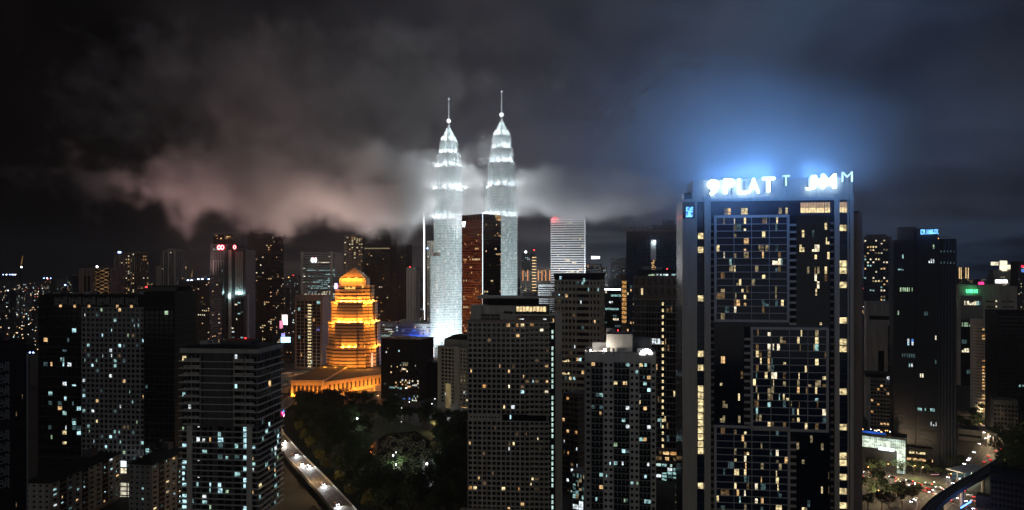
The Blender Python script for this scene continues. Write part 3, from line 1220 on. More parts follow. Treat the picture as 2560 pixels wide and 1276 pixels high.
# balconies that step out on the right of the front
for j in range(18):
    z = zm + 1 + (zt - zm - 1) * j / 18
    MB().box(W * .74, W + .9, -2.0, -.5, z, z + .95).build('balcony', 'concrete_pale', B.root)
for j in range(19):
    z = zb_ + (B.z(1052) - zb_) * j / 19
    MB().box(W * .78, W + .9, -2.0, -.5, z, z + .95).build('balcony', 'concrete_pale', B.root)
# right flank: dark slot with the stair lights, then a blank pale wall
sl = Bld.u
B.block('cladding_dark', W, B.u(1388), -1, B.z(812), 0.5, 18, 'stair_core')
B.block('concrete_pale', B.u(1388), B.u(1405), -1, B.z(784), 1.0, 19, 'flank_wall')
for j in range(34):
    z = B.z(1285) + (B.z(820) - B.z(1285)) * j / 34
    if j % 9 != 4:
        B.pane(('s', W, .5, 0.0), (B.u(1388) - W) * .42, z, 1.1, 2.2, 'lit_stair', .05)
glow('lit_stair', (.62, .90, .80), 0.75, .4, WS)
# set-back crown: terrace, lounge, trellis roof
z1 = B.z(806)
B.block('concrete_pale', B.u(1175), B.u(1290), z1, B.z(765), 3, 18, 'crown_wall')
B.block('concrete_brown', B.u(1240), B.u(1400), z1, B.z(789), 3.2, 18, 'crown_wall')
B.fill(('c', B.u(1200), 2.95, 0.0), 0, B.u(1250) - B.u(1200), B.z(803), B.z(786), 2, 2, .0, PAL_WARM, .4)
B.fill(('c', B.u(1290), 3.15, 0.0), 0, B.u(1395) - B.u(1290), B.z(806), B.z(797), 11, 1, .55, ['lit_warm', 'lit_cream', 'lit_white', 'dim_warm'], .3)
B.fill(('c', B.u(1300), 3.15, 0.0), 0, B.u(1395) - B.u(1300), B.z(796), B.z(790), 5, 1, .1, PAL_WARM, .4)
B.block('concrete_dark', B.u(1252), B.u(1372), B.z(789), B.z(764), 5, 17, 'lounge_wall')
glow('lounge_light', (1.0, .74, .38), 1.0, .45, (.6, .6, .5))
B.fill(('c', B.u(1262), 4.95, 0.0), 0, B.u(1365) - B.u(1262), B.z(781), B.z(767), 12, 1, lambda i, j: 'lounge_light', PAL_WARM, .35)
MB().box(B.u(1190), B.u(1408), 1.5, 20, B.z(747), B.z(742)).build('trellis_roof', 'concrete_pale', B.root)
MB().box(B.u(1215), B.u(1345), 8, 16, B.z(764), B.z(747)).build('plant_room', 'cladding_dark', B.root)
B.clutter(B.z(742), B.u(1200), B.u(1390), 6, 17, 9)
for x in (1205, 1372, 1392, 1402):
    MB().box(B.u(x), B.u(x) + .4, 2.2, 2.6, z1 + 5, B.z(747)).build('trellis_post', 'concrete_grey', B.root)
for i in range(16):
    x = R.uniform(1255, 1395)
    MB().ball((B.u(x), 2.0 + R.random(), B.z(783) + R.uniform(0, .5)), R.uniform(.4, .9), 7, 5).build('terrace_shrub', 'leaf_dark', B.root) if mat('leaf_dark', (.035, .055, .02), .8, .4, 1.0) else None
MB().box(B.u(1250), B.u(1398), 1.2, 1.4, B.z(790), B.z(786)).build('terrace_rail', 'concrete_pale', B.root)
B.block('concrete_pale', -4, B.u(1330), -1, 8, -16, -1.2, 'podium')
for i in range(7):
    MB().box(-3 + i * 3.4, -.8 + i * 3.4, -16.3, -16.05, 5.2, 6.6).build('podium_lamp', 'lit_white', B.root)
B.finish()

# condominium with a lit shell emblem
B = Bld('shell_condominium', 'pale condominium with a white lit shell emblem and two bright roof lamps', 'condominium', 1462, 345, 1640, 340, 884, 22)
W = B.W
B.block('concrete_grey')
zt, zb_ = B.z(905), B.z(1290)
n = 25
for (x0, x1, nc, p, mm) in ((1463, 1478, 1, .02, 'concrete_pale'), (1478, 1508, 3, .18, 'concrete_pale'), (1508, 1534, 2, .05, 'concrete_white'), (1534, 1574, 4, .12, 'concrete_pale'),
                            (1574, 1598, 2, .05, 'concrete_white'), (1598, 1627, 3, .20, 'concrete_pale'), (1627, 1640, 1, .02, 'concrete_white')):
    g_ = x1 - x0 > 27
    B.punched('F', mm, B.u(x0), B.u(x1), zb_, zt, nc, n, .86 if g_ else .55, .74 if g_ else .5, .3 if g_ else .5, p, PAL_COOL + ['lit_yellow', 'lit_warm'], 'glass_teal' if g_ else 'glass_black', sill=.4)
    if g_:
        for j in range(n):
            z = zb_ + (zt - zb_) * j / n
            MB().box(B.u(x0) + .2, B.u(x1) - .2, -1.0, -.86, z + .2, z + 1.0).build('balcony_rail', 'glass_teal', B.root)
            MB().box(B.u(x0) + .1, B.u(x1) - .1, -1.02, -.3, z, z + .16).build('balcony', 'concrete_grey', B.root)
B.punched('L', 'concrete_grey', 0, B.D, zb_, zt, 5, n, .4, .5, .3, .05, PAL_COOL)
MB().box(0, W, -.5, -.05, zt, B.H).build('crown_wall', 'concrete_white', B.root)
B.parapet('concrete_pale', .8)
B.block('concrete_white', B.u(1516), B.u(1582), B.H, B.z(838), 5, 15, 'lift_house')
B.block('concrete_dark', B.u(1582), B.u(1632), B.H, B.z(850), 7, 18, 'plant_room')
B.block('concrete_grey', B.u(1480), B.u(1516), B.H, B.z(862), 9, 16, 'water_tank_room')
B.block('roof_dark', B.u(1520), B.u(1580), B.z(838), B.z(836), 5.5, 14.5, 'roof')
for x in (1476, 1511):
    B.beacon(B.u(x), 1.2, B.H + .9, 'white', .42)
    q = B.root.matrix_basis @ Vector((B.u(x), .6, B.H + 2.0))
    lamp('roof_lamp', q, 2600, (1.0, .90, .78), .4)
B.beacon(B.u(1546), 10, B.z(832), 'red', .3)
B.clutter(B.H, 2, W - 2, 2, 4.5, 7)
B.clutter(B.z(838), B.u(1520), B.u(1578), 6, 13, 5)
MB().tube((B.u(1546), 10, B.z(838)), (B.u(1546), 10, B.z(830)), .08).build('mast', 'metal_dark', B.root)
B.finish()
sg = thing('shell_sign', 'white glowing scallop shell emblem on the pale condominium crown', 'sign', B.root.matrix_basis @ Vector((B.u(1618), -.62, B.z(887))), B.root.rotation_euler[2])
glow('sign_white', (.93, .97, 1.0), 4.0)
for i in range(8):
    t = math.radians(168 - i * 20.5)
    L_ = 3.9 - .16 * i
    b = MB()
    p0 = Vector((.9 * math.cos(t), 0, .9 * math.sin(t)))
    d_ = Vector((math.cos(t), 0, math.sin(t)))
    s_ = Vector((-d_.z, 0, d_.x))
    pts = [p0 + s_ * .07, p0 - s_ * .07, d_ * (L_ * .8) - s_ * .50, d_ * L_ - s_ * .3, d_ * (L_ + .12), d_ * L_ + s_ * .3, d_ * (L_ * .8) + s_ * .50]
    n_ = len(pts)
    b.v = [(q.x, -.12, q.z) for q in pts] + [(q.x, .12, q.z) for q in pts]
    b.f = [tuple(range(n_)), tuple(range(2 * n_ - 1, n_ - 1, -1))] + [(k, (k + 1) % n_, n_ + (k + 1) % n_, n_ + k) for k in range(n_)]
    b.m = [0] * len(b.f)
    b.build('shell_rib', 'sign_white', sg)

# condominium behind with the long roof terrace and yellow stair windows
B = Bld('terrace_condominium', 'brown condominium with long dark balconies and a column of yellow stair windows', 'condominium', 1584, 500, 1712, 490, 690, 26)
W = B.W
B.block('concrete_brown')
B.punched('F', 'concrete_brown', 0, W, B.z(742), B.z(692), 8, 2, .62, .66, .4, .03, PAL_MIX)
zt, zb_ = B.z(750), B.z(1120)
n = 23
B.fill('F', 0.3, W - .3, zb_, zt, 17, n, lambda i, j: .08 if i > 3 else .03, PAL_MIX, .35, .05, run=.35)
zz = [zb_ + (zt - zb_) * j / n for j in range(n + 1)]
B.slabs('concrete_pale', zz, 1.2, .5, right=.6)
for x in (1602, 1612, 1640, 1650, 1664, 1690):
    MB().box(B.u(x), B.u(x) + .35, -1.1, -.1, zb_, zt).build('mullion', 'concrete_grey', B.root)
for j in range(n):
    B.pane('F', B.u(1655), zz[j] + .6, 1.3, 2.3, 'lit_yellow', 1.3)
MB().box(B.u(1653), B.u(1661), -1.25, -1.12, zb_, zt).build('stair_panel', 'cladding_dark', B.root)
B.block('cladding_blue', B.u(1590), W, B.H, B.z(676), 4, 20, 'roof_pavilion')
B.fill(('r', B.u(1612), 3.95, 0.0), 0, W - B.u(1612), B.z(690), B.z(685), 12, 1, .8, ['lit_teal', 'lit_green', 'lit_white'], .15, .04)
MB().box(B.u(1586), W + 1, 2, 21, B.z(676), B.z(676) + .5).build('pavilion_roof', 'cladding_blue', B.root)
B.clutter(B.z(676) + .5, B.u(1592), W - 2, 5, 18, 8)
for x in (1612, 1667, 1698):
    B.beacon(B.u(x), 5, B.z(676) + .6, 'red', .42)
B.block('concrete_brown', -2, W + 2, -1, B.z(1120), -3, -.1, 'podium')
B.punched(('p', 0, -3, 0.0), 'concrete_brown', 0, W, B.z(1150), B.z(1122), 7, 2, .8, .6, .3, .75, ['lit_amber', 'lit_warm', 'dim_warm'])
B.fill(('p', 0, -3, 0.0), .5, W - .5, B.z(1228), B.z(1155), 9, 8, .75, ['lit_teal', 'lit_white', 'dim_teal', 'lit_stair'], .7, .05)
B.fill(('p', 0, -3, 0.0), .5, W - .5, B.z(1262), B.z(1236), 5, 1, .8, ['lit_amber', 'lit_warm'], .6, .05)
B.finish()
# parking ramp wall in front
B = Bld('ramp_building', 'low dark ramp building with pale edge lights at the foot of the sign hotel', 'building', 1690, 372, 1716, 330, 1166, 8)
B.block('cladding_dark')
for k in range(9):
    MB().box(-.2, -.05, -.3, B.D * .9, 3 + k * 4.2, 3.8 + k * 4.2).build('edge_light', 'dim_yellow', B.root)
B.finish()

# tall slim block right behind the hotel, with a crown
B = Bld('crown_condominium', 'grey condominium with a dark flared roof crown behind the pale hotel', 'condominium', 1386, 575, 1500, 565, 700, 26)
W = B.W
B.block('concrete_grey')
n = 27
zb_ = B.z(1130)
for (x0, x1, nc, fx) in ((1386, 1402, 2, .4), (1402, 1440, 4, .62), (1440, 1474, 1, .92), (1474, 1500, 3, .45)):
    B.punched('F', 'concrete_pale', B.u(x0), B.u(x1), zb_, B.H, nc, n, fx, .52, .4, .09 if nc > 1 else .05, PAL_MIX, sub=5 if nc == 1 else 1)
B.punched('R', 'concrete_pale', 0, B.D, zb_, B.H, 5, n, .5, .5, .4, .07, PAL_MIX)
for j in (12, 14):
    B.fill('F', B.u(1404), B.u(1424), zb_ + (B.H - zb_) * j / n + .4, zb_ + (B.H - zb_) * j / n + 2.3, 5, 1, 1.0, ['lit_warm', 'lit_yellow'], .1, .45)
pts = [(-1, -1), (W + 1, -1), (W + 1, 27), (-1, 27)]
MB().prism([(0, 0), (W, 0), (W, 26), (0, 26)], B.H + .05, B.z(683), 0, pts).build('roof_crown', 'cladding_dark', B.root)
MB().prism([(2, -1.5), (W * .7, -1.5), (W * .7, 4), (2, 4)], B.z(690), B.z(687), 0, [(6, -1.5), (W * .66, -1.5), (W * .66, 4), (6, 4)]).build('roof_arch', 'metal_dark', B.root)
B.pane('F', B.u(1399), B.z(699), 1.6, 2.6, 'lit_cyan', .5)
B.pane('F', B.u(1458), B.z(706), 1.6, 3.4, 'lit_teal', .5)
B.finish()
B = Bld('narrow_condominium', 'narrow shadowed apartment slab squeezed behind the pale hotel flank', 'condominium', 1404, 470, 1446, 462, 985, 18)
B.block('concrete_dark')
B.punched('F', 'concrete_dark', 0, B.W, B.z(1290), B.z(990), 4, 22, .6, .55, .4, .2, ['lit_amber', 'lit_warm', 'lit_teal', 'dim_warm', 'lit_white'])
B.slabs('concrete_brown', [B.z(1290) + (B.z(990) - B.z(1290)) * j / 22 for j in range(23)], 1.0, .3)
B.finish()
B = Bld('screen_house', 'low white-screened annexe glowing at street level between two condominiums', 'building', 1430, 425, 1464, 420, 1180, 10)
B.block('concrete_grey')
B.fill('F', .5, B.W - .5, B.z(1248), B.z(1185), 4, 6, .75, ['dim_teal', 'lit_teal', 'dim_yellow'], .25)
B.fill('F', .5, B.W - .5, B.z(1275), B.z(1252), 2, 1, 1.0, ['lit_white'], .4)
B.finish()

# condominium left of the hotel
B = Bld('stepped_condominium', 'grey stepped condominium with a tall lit archway, left of the pale hotel', 'condominium', 1094, 680, 1172, 660, 868, 24)
W = B.W
B.block('concrete_pale')
n = 15
z0, zt = B.z(1010), B.z(872)
B.punched('F', 'concrete_pale', B.u(1103), B.u(1138), z0, zt, 4, n, .72, .62, .5, .03, PAL_MIX)
B.slabs('concrete_grey', [z0 + (zt - z0) * j / n for j in range(n + 1)], .9, .35, B.u(1103), B.u(1112), 0, 2, right=0)
B.punched('F', 'concrete_pale', B.u(1150), W, z0, zt, 3, n, .55, .55, .4, .10, PAL_MIX)
B.fill('F', B.u(1151), W - .3, z0 - 2.8, z0 - .4, 3, 1, 1.0, ['lit_warm', 'lit_amber'], .8)
MB().box(B.u(1115), B.u(1128), -.75, -.56, B.z(1022), B.z(960)).build('archway_panel', 'arch_light', B.root) if glow('arch_light', (1.0, .74, .36), .16, .4, (.1, .1, .1)) else None
MB().box(B.u(1136), B.u(1150), -1.2, -.05, -1, B.H + 1).build('pier', 'concrete_pale', B.root)
B.block('concrete_grey', B.u(1106), W, B.H, B.z(850), 3, 20, 'crown_wall')
MB().prism([(B.u(1106), 3), (W, 3), (W, 20), (B.u(1106), 20)], B.z(850), B.z(838), 0, [(B.u(1126), 6), (W - 1, 6), (W - 1, 17), (B.u(1126), 17)]).build('roof', 'roof_dark', B.root)
for i in range(3):
    MB().ball((B.u(1126) + i * 3.5, 2, B.H + 1.4), .9, 8, 5).build('roof_tank', 'metal_pale', B.root)
B.block('concrete_grey', 2, W * .75, -1, 9, -7, -.1, 'podium')
B.finish()

# two black glass blocks
B = Bld('black_glass_block', 'black glass office block reflecting street lights, in front of the blue-lit mall', 'office', 953, 810, 1048, 790, 850, 34)
B.block('glass_mirror') if mat('glass_mirror', (.012, .014, .016), .06, .2, .5, 1.0) else None
W = B.W
for j in range(14):
    MB().box(-.1, W + .1, -.14, -.01, B.z(1003) + j * 6.2, B.z(1003) + j * 6.2 + .22).build('glazing_bar', 'cladding_dark', B.root)
for i in range(12):
    MB().box(W * i / 11 - .1, W * i / 11 + .1, -.2, -.15, 0, B.H).build('mullion', 'cladding_dark', B.root)
for (xa, xb, ya, yb, p, pal) in ((1000, 1046, 915, 905, .3, PAL_OFF), (1000, 1020, 930, 905, .5, ['lit_cream', 'lit_warm', 'dim_yellow']), (973, 1005, 974, 968, .9, ['lit_teal']), (1000, 1047, 968, 948, .4, ['lit_cream', 'lit_warm', 'lit_white']),
                                 (1005, 1026, 998, 992, .9, ['lit_blue']), (1030, 1047, 1008, 985, .35, PAL_OFF), (960, 1000, 990, 870, .03, PAL_MIX)):
    B.fill('F', B.u(xa), B.u(xb), B.z(ya), B.z(yb), max(3, int((xb - xa) / 4)), max(1, int((ya - yb) / 5)), p, pal, .5, .25, 'glass_mirror')
MB().box(-.2, W + .2, -.3, 34.2, B.H, B.H + 1.2).build('parapet', 'cladding_dark', B.root)
B.finish()
B = Bld('dark_office', 'small dark office with a red-tinged roof beside the black glass block', 'office', 1047, 830, 1096, 815, 902, 26)
B.block('glass_mirror')
B.block('concrete_grey', 0, B.W, B.z(905), B.H + .4, -.4, 26.3, 'roof_slab')
B.fill('F', 1, B.W - 1, B.z(1000), B.z(905), 6, 9, .04, PAL_OFF, .6)
MB().box(B.W * .36, B.W * .46, -.6, -.05, 0, B.z(905)).build('pilaster', 'metal_pale', B.root)
B.finish()


# ------------------------------------------------------------------ the hotel with the big sign
B = Bld('sign_hotel', 'broad beige tower with framed glass panels beneath a blazing blue-white roof sign', 'tower', 1706, 327, 2132, 317, 500, 26)
W = B.W
B.Y = 322
B.block('glass_blue', 0, W, -1, B.z(500))
B.block('cladding_beige', B.u(1732), B.u(2132), B.z(500), B.z(447), 0.5, 20, 'crown_wall')
B.block('cladding_blue', B.u(1712), B.u(1734), B.z(500), B.z(478), 3, 14, 'roof_plant')
FZ = 3.31
base = B.z(1300)


def pier(x0, x1, t=.9, y0=1300, y1=505, m_='cladding_beige'):
    MB().box(B.u(x0), B.u(x1), -t, -.02, B.z(y0), B.z(y1)).build('pier', m_, B.root)


pier(1706, 1737, 1.2, y1=545)
pier(1737, 1742, .9, y1=500)
pier(1760, 1776, 1.2, y1=490)
pier(2085, 2097, 1.2, y1=490)
pier(2118, 2121, .7, y1=495)
pier(2123, 2132, 1.2, y1=490)
MB().box(B.u(1706), B.u(2132), -1.0, -.03, B.z(503), B.z(496)).build('cornice', 'cladding_beige', B.root)
# narrow strips of lit stair windows
nfl = int((B.z(545) - base) / FZ)
for (x0, x1, runs) in ((1743, 1760, ((595, 1), (630, 1), (755, 1), (890, 1), (916, 1), (975, 6), (1085, 4), (1222, 1))), (2097, 2118, ((565, 1), (655, 2), (710, 1), (800, 1), (845, 2), (865, 1), (978, 1), (1068, 1), (1132, 2), (1187, 1), (1223, 1), (1260, 1)))):
    lit_rows = {}
    for y, c in runs:
        j = int((B.z(y) - base) / FZ)
        for k in range(c):
            lit_rows[j - k] = 1
    B.fill('F', B.u(x0) + .1, B.u(x1) - .1, base, base + nfl * FZ, 1, nfl, lambda i, j: 'lit_yellow' if j in lit_rows else 0.0, PAL_YEL, .5, .05, 'glass_blue')
    for j in range(nfl):
        MB().box(B.u(x0), B.u(x1), -.25, -.1, base + j * FZ - .2, base + j * FZ + .22).build('spandrel', 'cladding_blue', B.root)
# dark balcony slots
for (x0, x1, y0, y1) in ((1776, 1785, 1300, 540), (1972, 1990, 812, 540), (2075, 2085, 1300, 540), (1860, 1876, 1062, 818), (1975, 1990, 1300, 1078)):
    MB().box(B.u(x0), B.u(x1), -.1, -.05, B.z(y0), B.z(y1)).build('balcony_slot', 'cladding_dark', B.root)
    nz_ = int((B.z(y1) - B.z(y0)) / FZ)
    for j in range(nz_):
        z = B.z(y0) + j * FZ
        MB().box(B.u(x0) + .05, B.u(x1) - .05, -.75, -.1, z, z + 1.05).build('balcony', 'cladding_beige' if x1 - x0 > 12 else 'concrete_brown', B.root)
# framed panels and plain glass zones


def framed(x0, x1, y0, y1, nb, nr, sub, pp):
    a0, a1, z0, z1 = B.u(x0), B.u(x1), B.z(y0), B.z(y1)
    e = 1.0
    cw = (a1 - a0 - 2 * e) / nb
    chh = (z1 - z0 - 2 * e) / nr
    xs, zs = [a0], [z0]
    for i in range(nb):
        xs += [a0 + e + i * cw + .12, a0 + e + (i + 1) * cw - .12]
    for j in range(nr):
        zs += [z0 + e + j * chh + .17, z0 + e + (j + 1) * chh - .17]
    xs.append(a1)
    zs.append(z1)
    B.frame('F', 'cladding_frame', xs, zs, .55, 0.0, 'panel_frame')
    hot = {}
    for i in range(nb):
        B.fill('F', xs[1 + 2 * i], xs[2 + 2 * i], z0 + e, z1 - e, sub[i], nr, lambda c, j, i=i: pp * (2.6 if (i * 5 + c) % 4 == 1 else .5), PAL_YEL + ['dim_yellow', 'dim_warm', 'dim_teal'] * 3, .12, .05, 'glass_blue', .12)


mat('cladding_frame', (.52, .49, .44), .6, .12, .3)
framed(1785, 1973, 806, 538, 4, 15, (4, 7, 5, 6), .23)
framed(1876, 2071, 1077, 818, 4, 14, (6, 6, 7, 5), .22)
framed(1785, 1975, 1300, 1066, 4, 13, (4, 7, 6, 6), .23)
B.fill('F', B.u(1785), B.u(1972), B.z(536), B.z(520), 22, 1, .35, PAL_YEL + ['dim_teal', 'lit_white'], .12, .05, 'glass_blue')
B.fill('F', B.u(1785), B.u(1972), B.z(519), B.z(504), 30, 1, 0, PAL_YEL, .1, .05, 'glass_blue')
for (x0, x1, y0, y1, nc, nr) in ((1992, 2074, 812, 540, 13, 15), (1787, 1858, 1060, 818, 11, 13), (1991, 2073, 1300, 1086, 12, 12)):
    B.fill('F', B.u(x0), B.u(x1), B.z(y0), B.z(y1), nc, nr, lambda i, j: .05 + .12 * ((i * 3) % 5 == 1), PAL_YEL + ['dim_yellow', 'dim_warm'] * 3 + ['dim_teal', 'dim_yellow'], .12, .04, 'glass_black', .25)
glow('hall_light', (1.0, .77, .42), 1.05, .35, (.8, .8, 1.3))
glow('hall_ceiling', (1.0, .70, .46), .42, .3, (.4, .4, .4))
for x0, x1, nc in ((2001, 2061, 9), (2062, 2075, 2), (2098, 2117, 3)):
    B.fill('F', B.u(x0), B.u(x1), B.z(534), B.z(521), nc, 1, lambda i, j: 'hall_light', PAL_YEL, .1, .06)
    B.fill('F', B.u(x0), B.u(x1), B.z(521), B.z(508), nc, 1, lambda i, j: 'hall_ceiling', PAL_YEL, .1, .06)
# rear wing on the right, and a small glowing blue patch on the left flank
B.block('concrete_brown', B.u(2132), B.u(2162), -1, B.z(534), 3, 24, 'rear_wing')
for i in range(4):
    MB().ball((B.u(2138 + i * 6), 6, B.z(532)), R.uniform(.7, 1.4), 7, 5).build('roof_shrub', 'leaf_dark', B.root)
MB().box(B.u(1706), B.u(1735), -1.45, -1.22, B.z(545), B.z(512)).build('patch_panel', 'cladding_dark', B.root)
glow('patch_blue', (.12, .40, 1.0), 2.2, .8, (.9, .9, .9), .42, .62)
MB().quad(*[(x, -1.5, z) for x, z in ((B.u(1714), B.z(542)), (B.u(1732), B.z(542)), (B.u(1732), B.z(516)), (B.u(1714), B.z(516)))]).build('screen', 'patch_blue', B.root)
B.fill('F', B.u(1743), B.u(1776), B.z(540), B.z(505), 2, 3, 0, PAL_YEL, .8, .06, 'glass_blue')
B.max_obj = 300
B.finish()
HOTEL = B
# the sign itself
rs = thing('roof_sign', 'blazing blue-white letters standing along the beige tower crown', 'sign', B.root.matrix_basis @ Vector((0, -.6, B.z(490))), B.root.rotation_euler[2])
glow('sign_blaze', (.55, .80, 1.0), 9.0)
glow('sign_thin', (.50, .82, 1.0), 1.6, .7, (3, 3, 3))  # ghost image of the sign, put in as faint glowing letters
sg = [('9', 1764, 1800, 448, 488, 'sign_blaze', .02), ('P', 1806, 1838, 446, 484, 'sign_blaze', .02), ('L', 1841, 1868, 447, 485, 'sign_blaze', .02), ('A', 1866, 1900, 446, 483, 'sign_blaze', .02),
      ('T', 1902, 1938, 444, 481, 'sign_blaze', .02), ('T', 1953, 1975, 440, 466, 'sign_thin', 0), ('J', 2010, 2042, 442, 477, 'sign_blaze', .02), ('M', 2048, 2092, 439, 474, 'sign_blaze', .02), ('M', 2100, 2132, 434, 459, 'sign_thin', -.012)]
for ch, x0, x1, y0, y1, mm, bold in sg:
    lettering(rs, ch, B.u(x0), -.3, B.z(y1) - B.z(490), (B.u(x1) - B.u(x0)) / .98, B.z(y0) - B.z(y1), mm, .35, bold)
    for q in (.3, .7):
        xx = B.u(x0) + (B.u(x1) - B.u(x0)) * q
        MB().box(xx - .08, xx + .08, .1, 1.0, B.z(y1) - B.z(490), B.z(y0) - B.z(490) - .6).build('bracket', 'metal_dark', rs)
    if mm == 'sign_blaze':
        q = rs.matrix_basis @ Vector(((B.u(x0) + B.u(x1)) / 2, -8.5, (B.z(y0) + B.z(y1)) / 2 - B.z(490) + 1.5))
        lamp('sign_light', q, SIGN_W, (.10, .34, 1.0), 1.6)
        q = rs.matrix_basis @ Vector(((B.u(x0) + B.u(x1)) / 2, 3.0, B.z(436) - B.z(490) + 1.5))
        lamp('sign_light', q, SIGN_W * 36, (.15, .41, 1.0), 1.6)
for x in (1800, 1890, 2050):        # spill of the sign down the glass front
    lamp('sign_light', HOTEL.root.matrix_basis @ Vector((HOTEL.u(x), -17, HOTEL.z(470))), 6500, (.08, .30, 1.0), 2.0)


# ------------------------------------------------------------------ middle distance
# amber floodlit tower with the pyramid roof
B = Bld('amber_tower', 'stepped granite tower with a pyramid roof, floodlit deep amber', 'skyscraper', 811, 950, 935, 950, 668, 60)
rt, W = B.root, B.W
cx, cyv = W / 2, 34.0
mpx = 950 / F
rot = math.radians(0)


def plan(hw, ch_, bay, bd):
    """square with stepped-back corners and a shallow centre bay on every side"""
    q = []
    a = hw - ch_
    side = [(-a, -hw), (-bay, -hw), (-bay, -hw - bd), (bay, -hw - bd), (bay, -hw), (a, -hw), (a, -hw + ch_ * .5), (hw - ch_ * .5, -hw + ch_ * .5), (hw - ch_ * .5, -a)]
    for k in range(4):
        c, s_ = math.cos(k * math.pi / 2), math.sin(k * math.pi / 2)
        q += [(x * c - y * s_ + cx, x * s_ + y * c + cyv) for x, y in side]
    return q


tiers = [(945, 870, 34.5, 12, 11, 2.6), (870, 808, 32.0, 12, 11, 2.6), (808, 757, 28.4, 11, 9.5, 2.2), (757, 716, 24.0, 9, 8.5, 1.8)]
for (y0, y1, hw, ch_, bay, bd) in tiers:
    z0, z1 = B.z(y0), B.z(y1)
    MB().prism(plan(hw, ch_, bay, bd), z0 if y0 < 940 else 8, z1).build('tier_wall', 'granite_dark', rt)
    nf = max(2, int((z1 - z0) / 4.7))
    for j in range(nf + 1):
        z = z0 + (z1 - z0 - 2.4) * j / nf
        MB().prism(plan(hw + .5, ch_, bay, bd + .1), z, z + 3.0).build('granite_band', 'granite_tan', rt)
    MB().prism(plan(hw + 1.2, ch_, bay, bd), z1 - .6, z1 + .5).build('ledge', 'granite_tan', rt)
z0 = B.z(716)
MB().prism(plan(18.6, 4, 7, .6), z0, B.z(697)).build('lantern_wall', 'granite_tan', rt)
MB().prism(plan(17.4, 3, 7, .6), B.z(697), B.z(693)).build('lantern_cornice', 'granite_dark', rt)
hw = 15.6
base_ = [(cx - hw, cyv - hw), (cx + hw, cyv - hw), (cx + hw, cyv + hw), (cx - hw, cyv + hw)]
py_ = MB().prism(base_, B.z(693), B.z(668), 0, [(cx - .2, cyv - .2), (cx + .2, cyv - .2), (cx + .2, cyv + .2), (cx - .2, cyv + .2)]).build('pyramid_roof', 'granite_tan', rt)
for k in range(1, 7):
    h_ = hw * (1 - k / 7) + .15
    zk = B.z(693) + (B.z(668) - B.z(693)) * k / 7
    MB().prism([(cx - h_, cyv - h_), (cx + h_, cyv - h_), (cx + h_, cyv + h_), (cx - h_, cyv + h_)], zk - .25, zk + .12).build('roof_rib', 'granite_dark', py_)
glow('amber_pane', (1.0, .55, .12), 1.3, .4, (.2, .2, .2))
B.fill(('t', cx - 8, cyv - 26.2, 0.0), 0, 15, B.z(724), B.z(717), 6, 1, 1.0, ['amber_pane'], .4, .7)
B.fill(('t', cx + 14, cyv - 23.5, 0.0), 0, 4, B.z(721), B.z(710), 2, 1, 1.0, ['amber_pane'], .4, .7)
glow('violet_sign', (.75, .5, 1.0), 2.6)
MB().box(cx - 22.5, cx - 18.5, cyv - 26.0, cyv - 25.4, B.z(723), B.z(709)).build('sign_box', 'violet_sign', rt)
# podium: a long hall in front and a wing that runs back beside the tower
PA = [(-5, -128), (33, -128), (33, 10), (-5, 10)]
PB = [(33.05, -121), (90, -58), (90, 30), (33.05, 30)]
for pts_p, zt_p in ((PA, 19.0), (PB, 16.0)):
    MB().prism(pts_p, -1, zt_p).build('podium_wall', 'granite_tan', rt)
    q_ = [(x * .98 + .3, y * .985 + (-1 if y > 0 else 1)) for x, y in pts_p]
    MB().prism(q_, zt_p + .02, zt_p + .5).build('podium_roof', 'roof_dark', rt)
MB().box(-5.8, 33.6, -129, -127.9, 16.6, 19.6).build('podium_cornice', 'granite_tan', rt)
for i in range(7):
    MB().box(-2.2 + i * 5, .9 + i * 5, -128.4, -128.02, 4, 12.5).build('podium_window', 'granite_dark', rt)
dxp, dyp = 57 / 85, 63 / 85
for i in range(13):
    t = 4 + i * 6.2
    px_, py_ = 33.05 + dxp * t, -121 + dyp * t
    MB().prism([(px_, py_), (px_ + dyp * .6, py_ - dxp * .6), (px_ + dyp * .6 + dxp * 1.6, py_ - dxp * .6 + dyp * 1.6), (px_ + dxp * 1.6, py_ + dyp * 1.6)], 0, 15.4).build('podium_pilaster', 'granite_tan', rt)
    q0, q1 = (px_ + dxp * 2.6 + dyp * .08, py_ + dyp * 2.6 - dxp * .08), (px_ + dxp * 5.2 + dyp * .08, py_ + dyp * 5.2 - dxp * .08)
    MB().quad((*q0, 4), (*q1, 4), (*q1, 12), (*q0, 12)).build('podium_window', 'granite_dark', rt)
B.finish()
AMB = (1.0, 0.33, 0.04)


def amb(u, v, z, e, col=AMB):
    lamp('floodlight', rt.matrix_basis @ Vector((u, v, z)), e, col, .6)


for (y0, hw, e) in ((945, 34.5, 18000), (870, 32.0, 13000), (808, 28.4, 15000), (757, 24.0, 14000)):
    for k in range(9):
        x = -hw - 2 + (2 * hw + 4) * k / 8
        if y0 == 870 and k not in (3, 4, 5, 8):
            continue
        amb(cx + x, cyv - hw - (5.0 if abs(x) < 11 else 2.4), B.z(y0) + 1.2, e)
    for k in range(4):
        amb(cx + hw + 3.0, cyv - hw + 4 + 12 * k, B.z(y0) + 1.2, e * .8)
for k in range(4):
    amb(cx - 17 + 11 * k, cyv - 24, B.z(693) - 1.0, 15000)
for k in range(6):
    amb(-3 + 7 * k, -133, 1.2, 9000)
for k in range(9):
    amb(38 + 6.2 * k + 4, -121 + 6.8 * k - 3, 1.2, 8000)
for k in range(5):
    amb(cx - 30 + 15 * k, cyv - 48, 21, 9000)

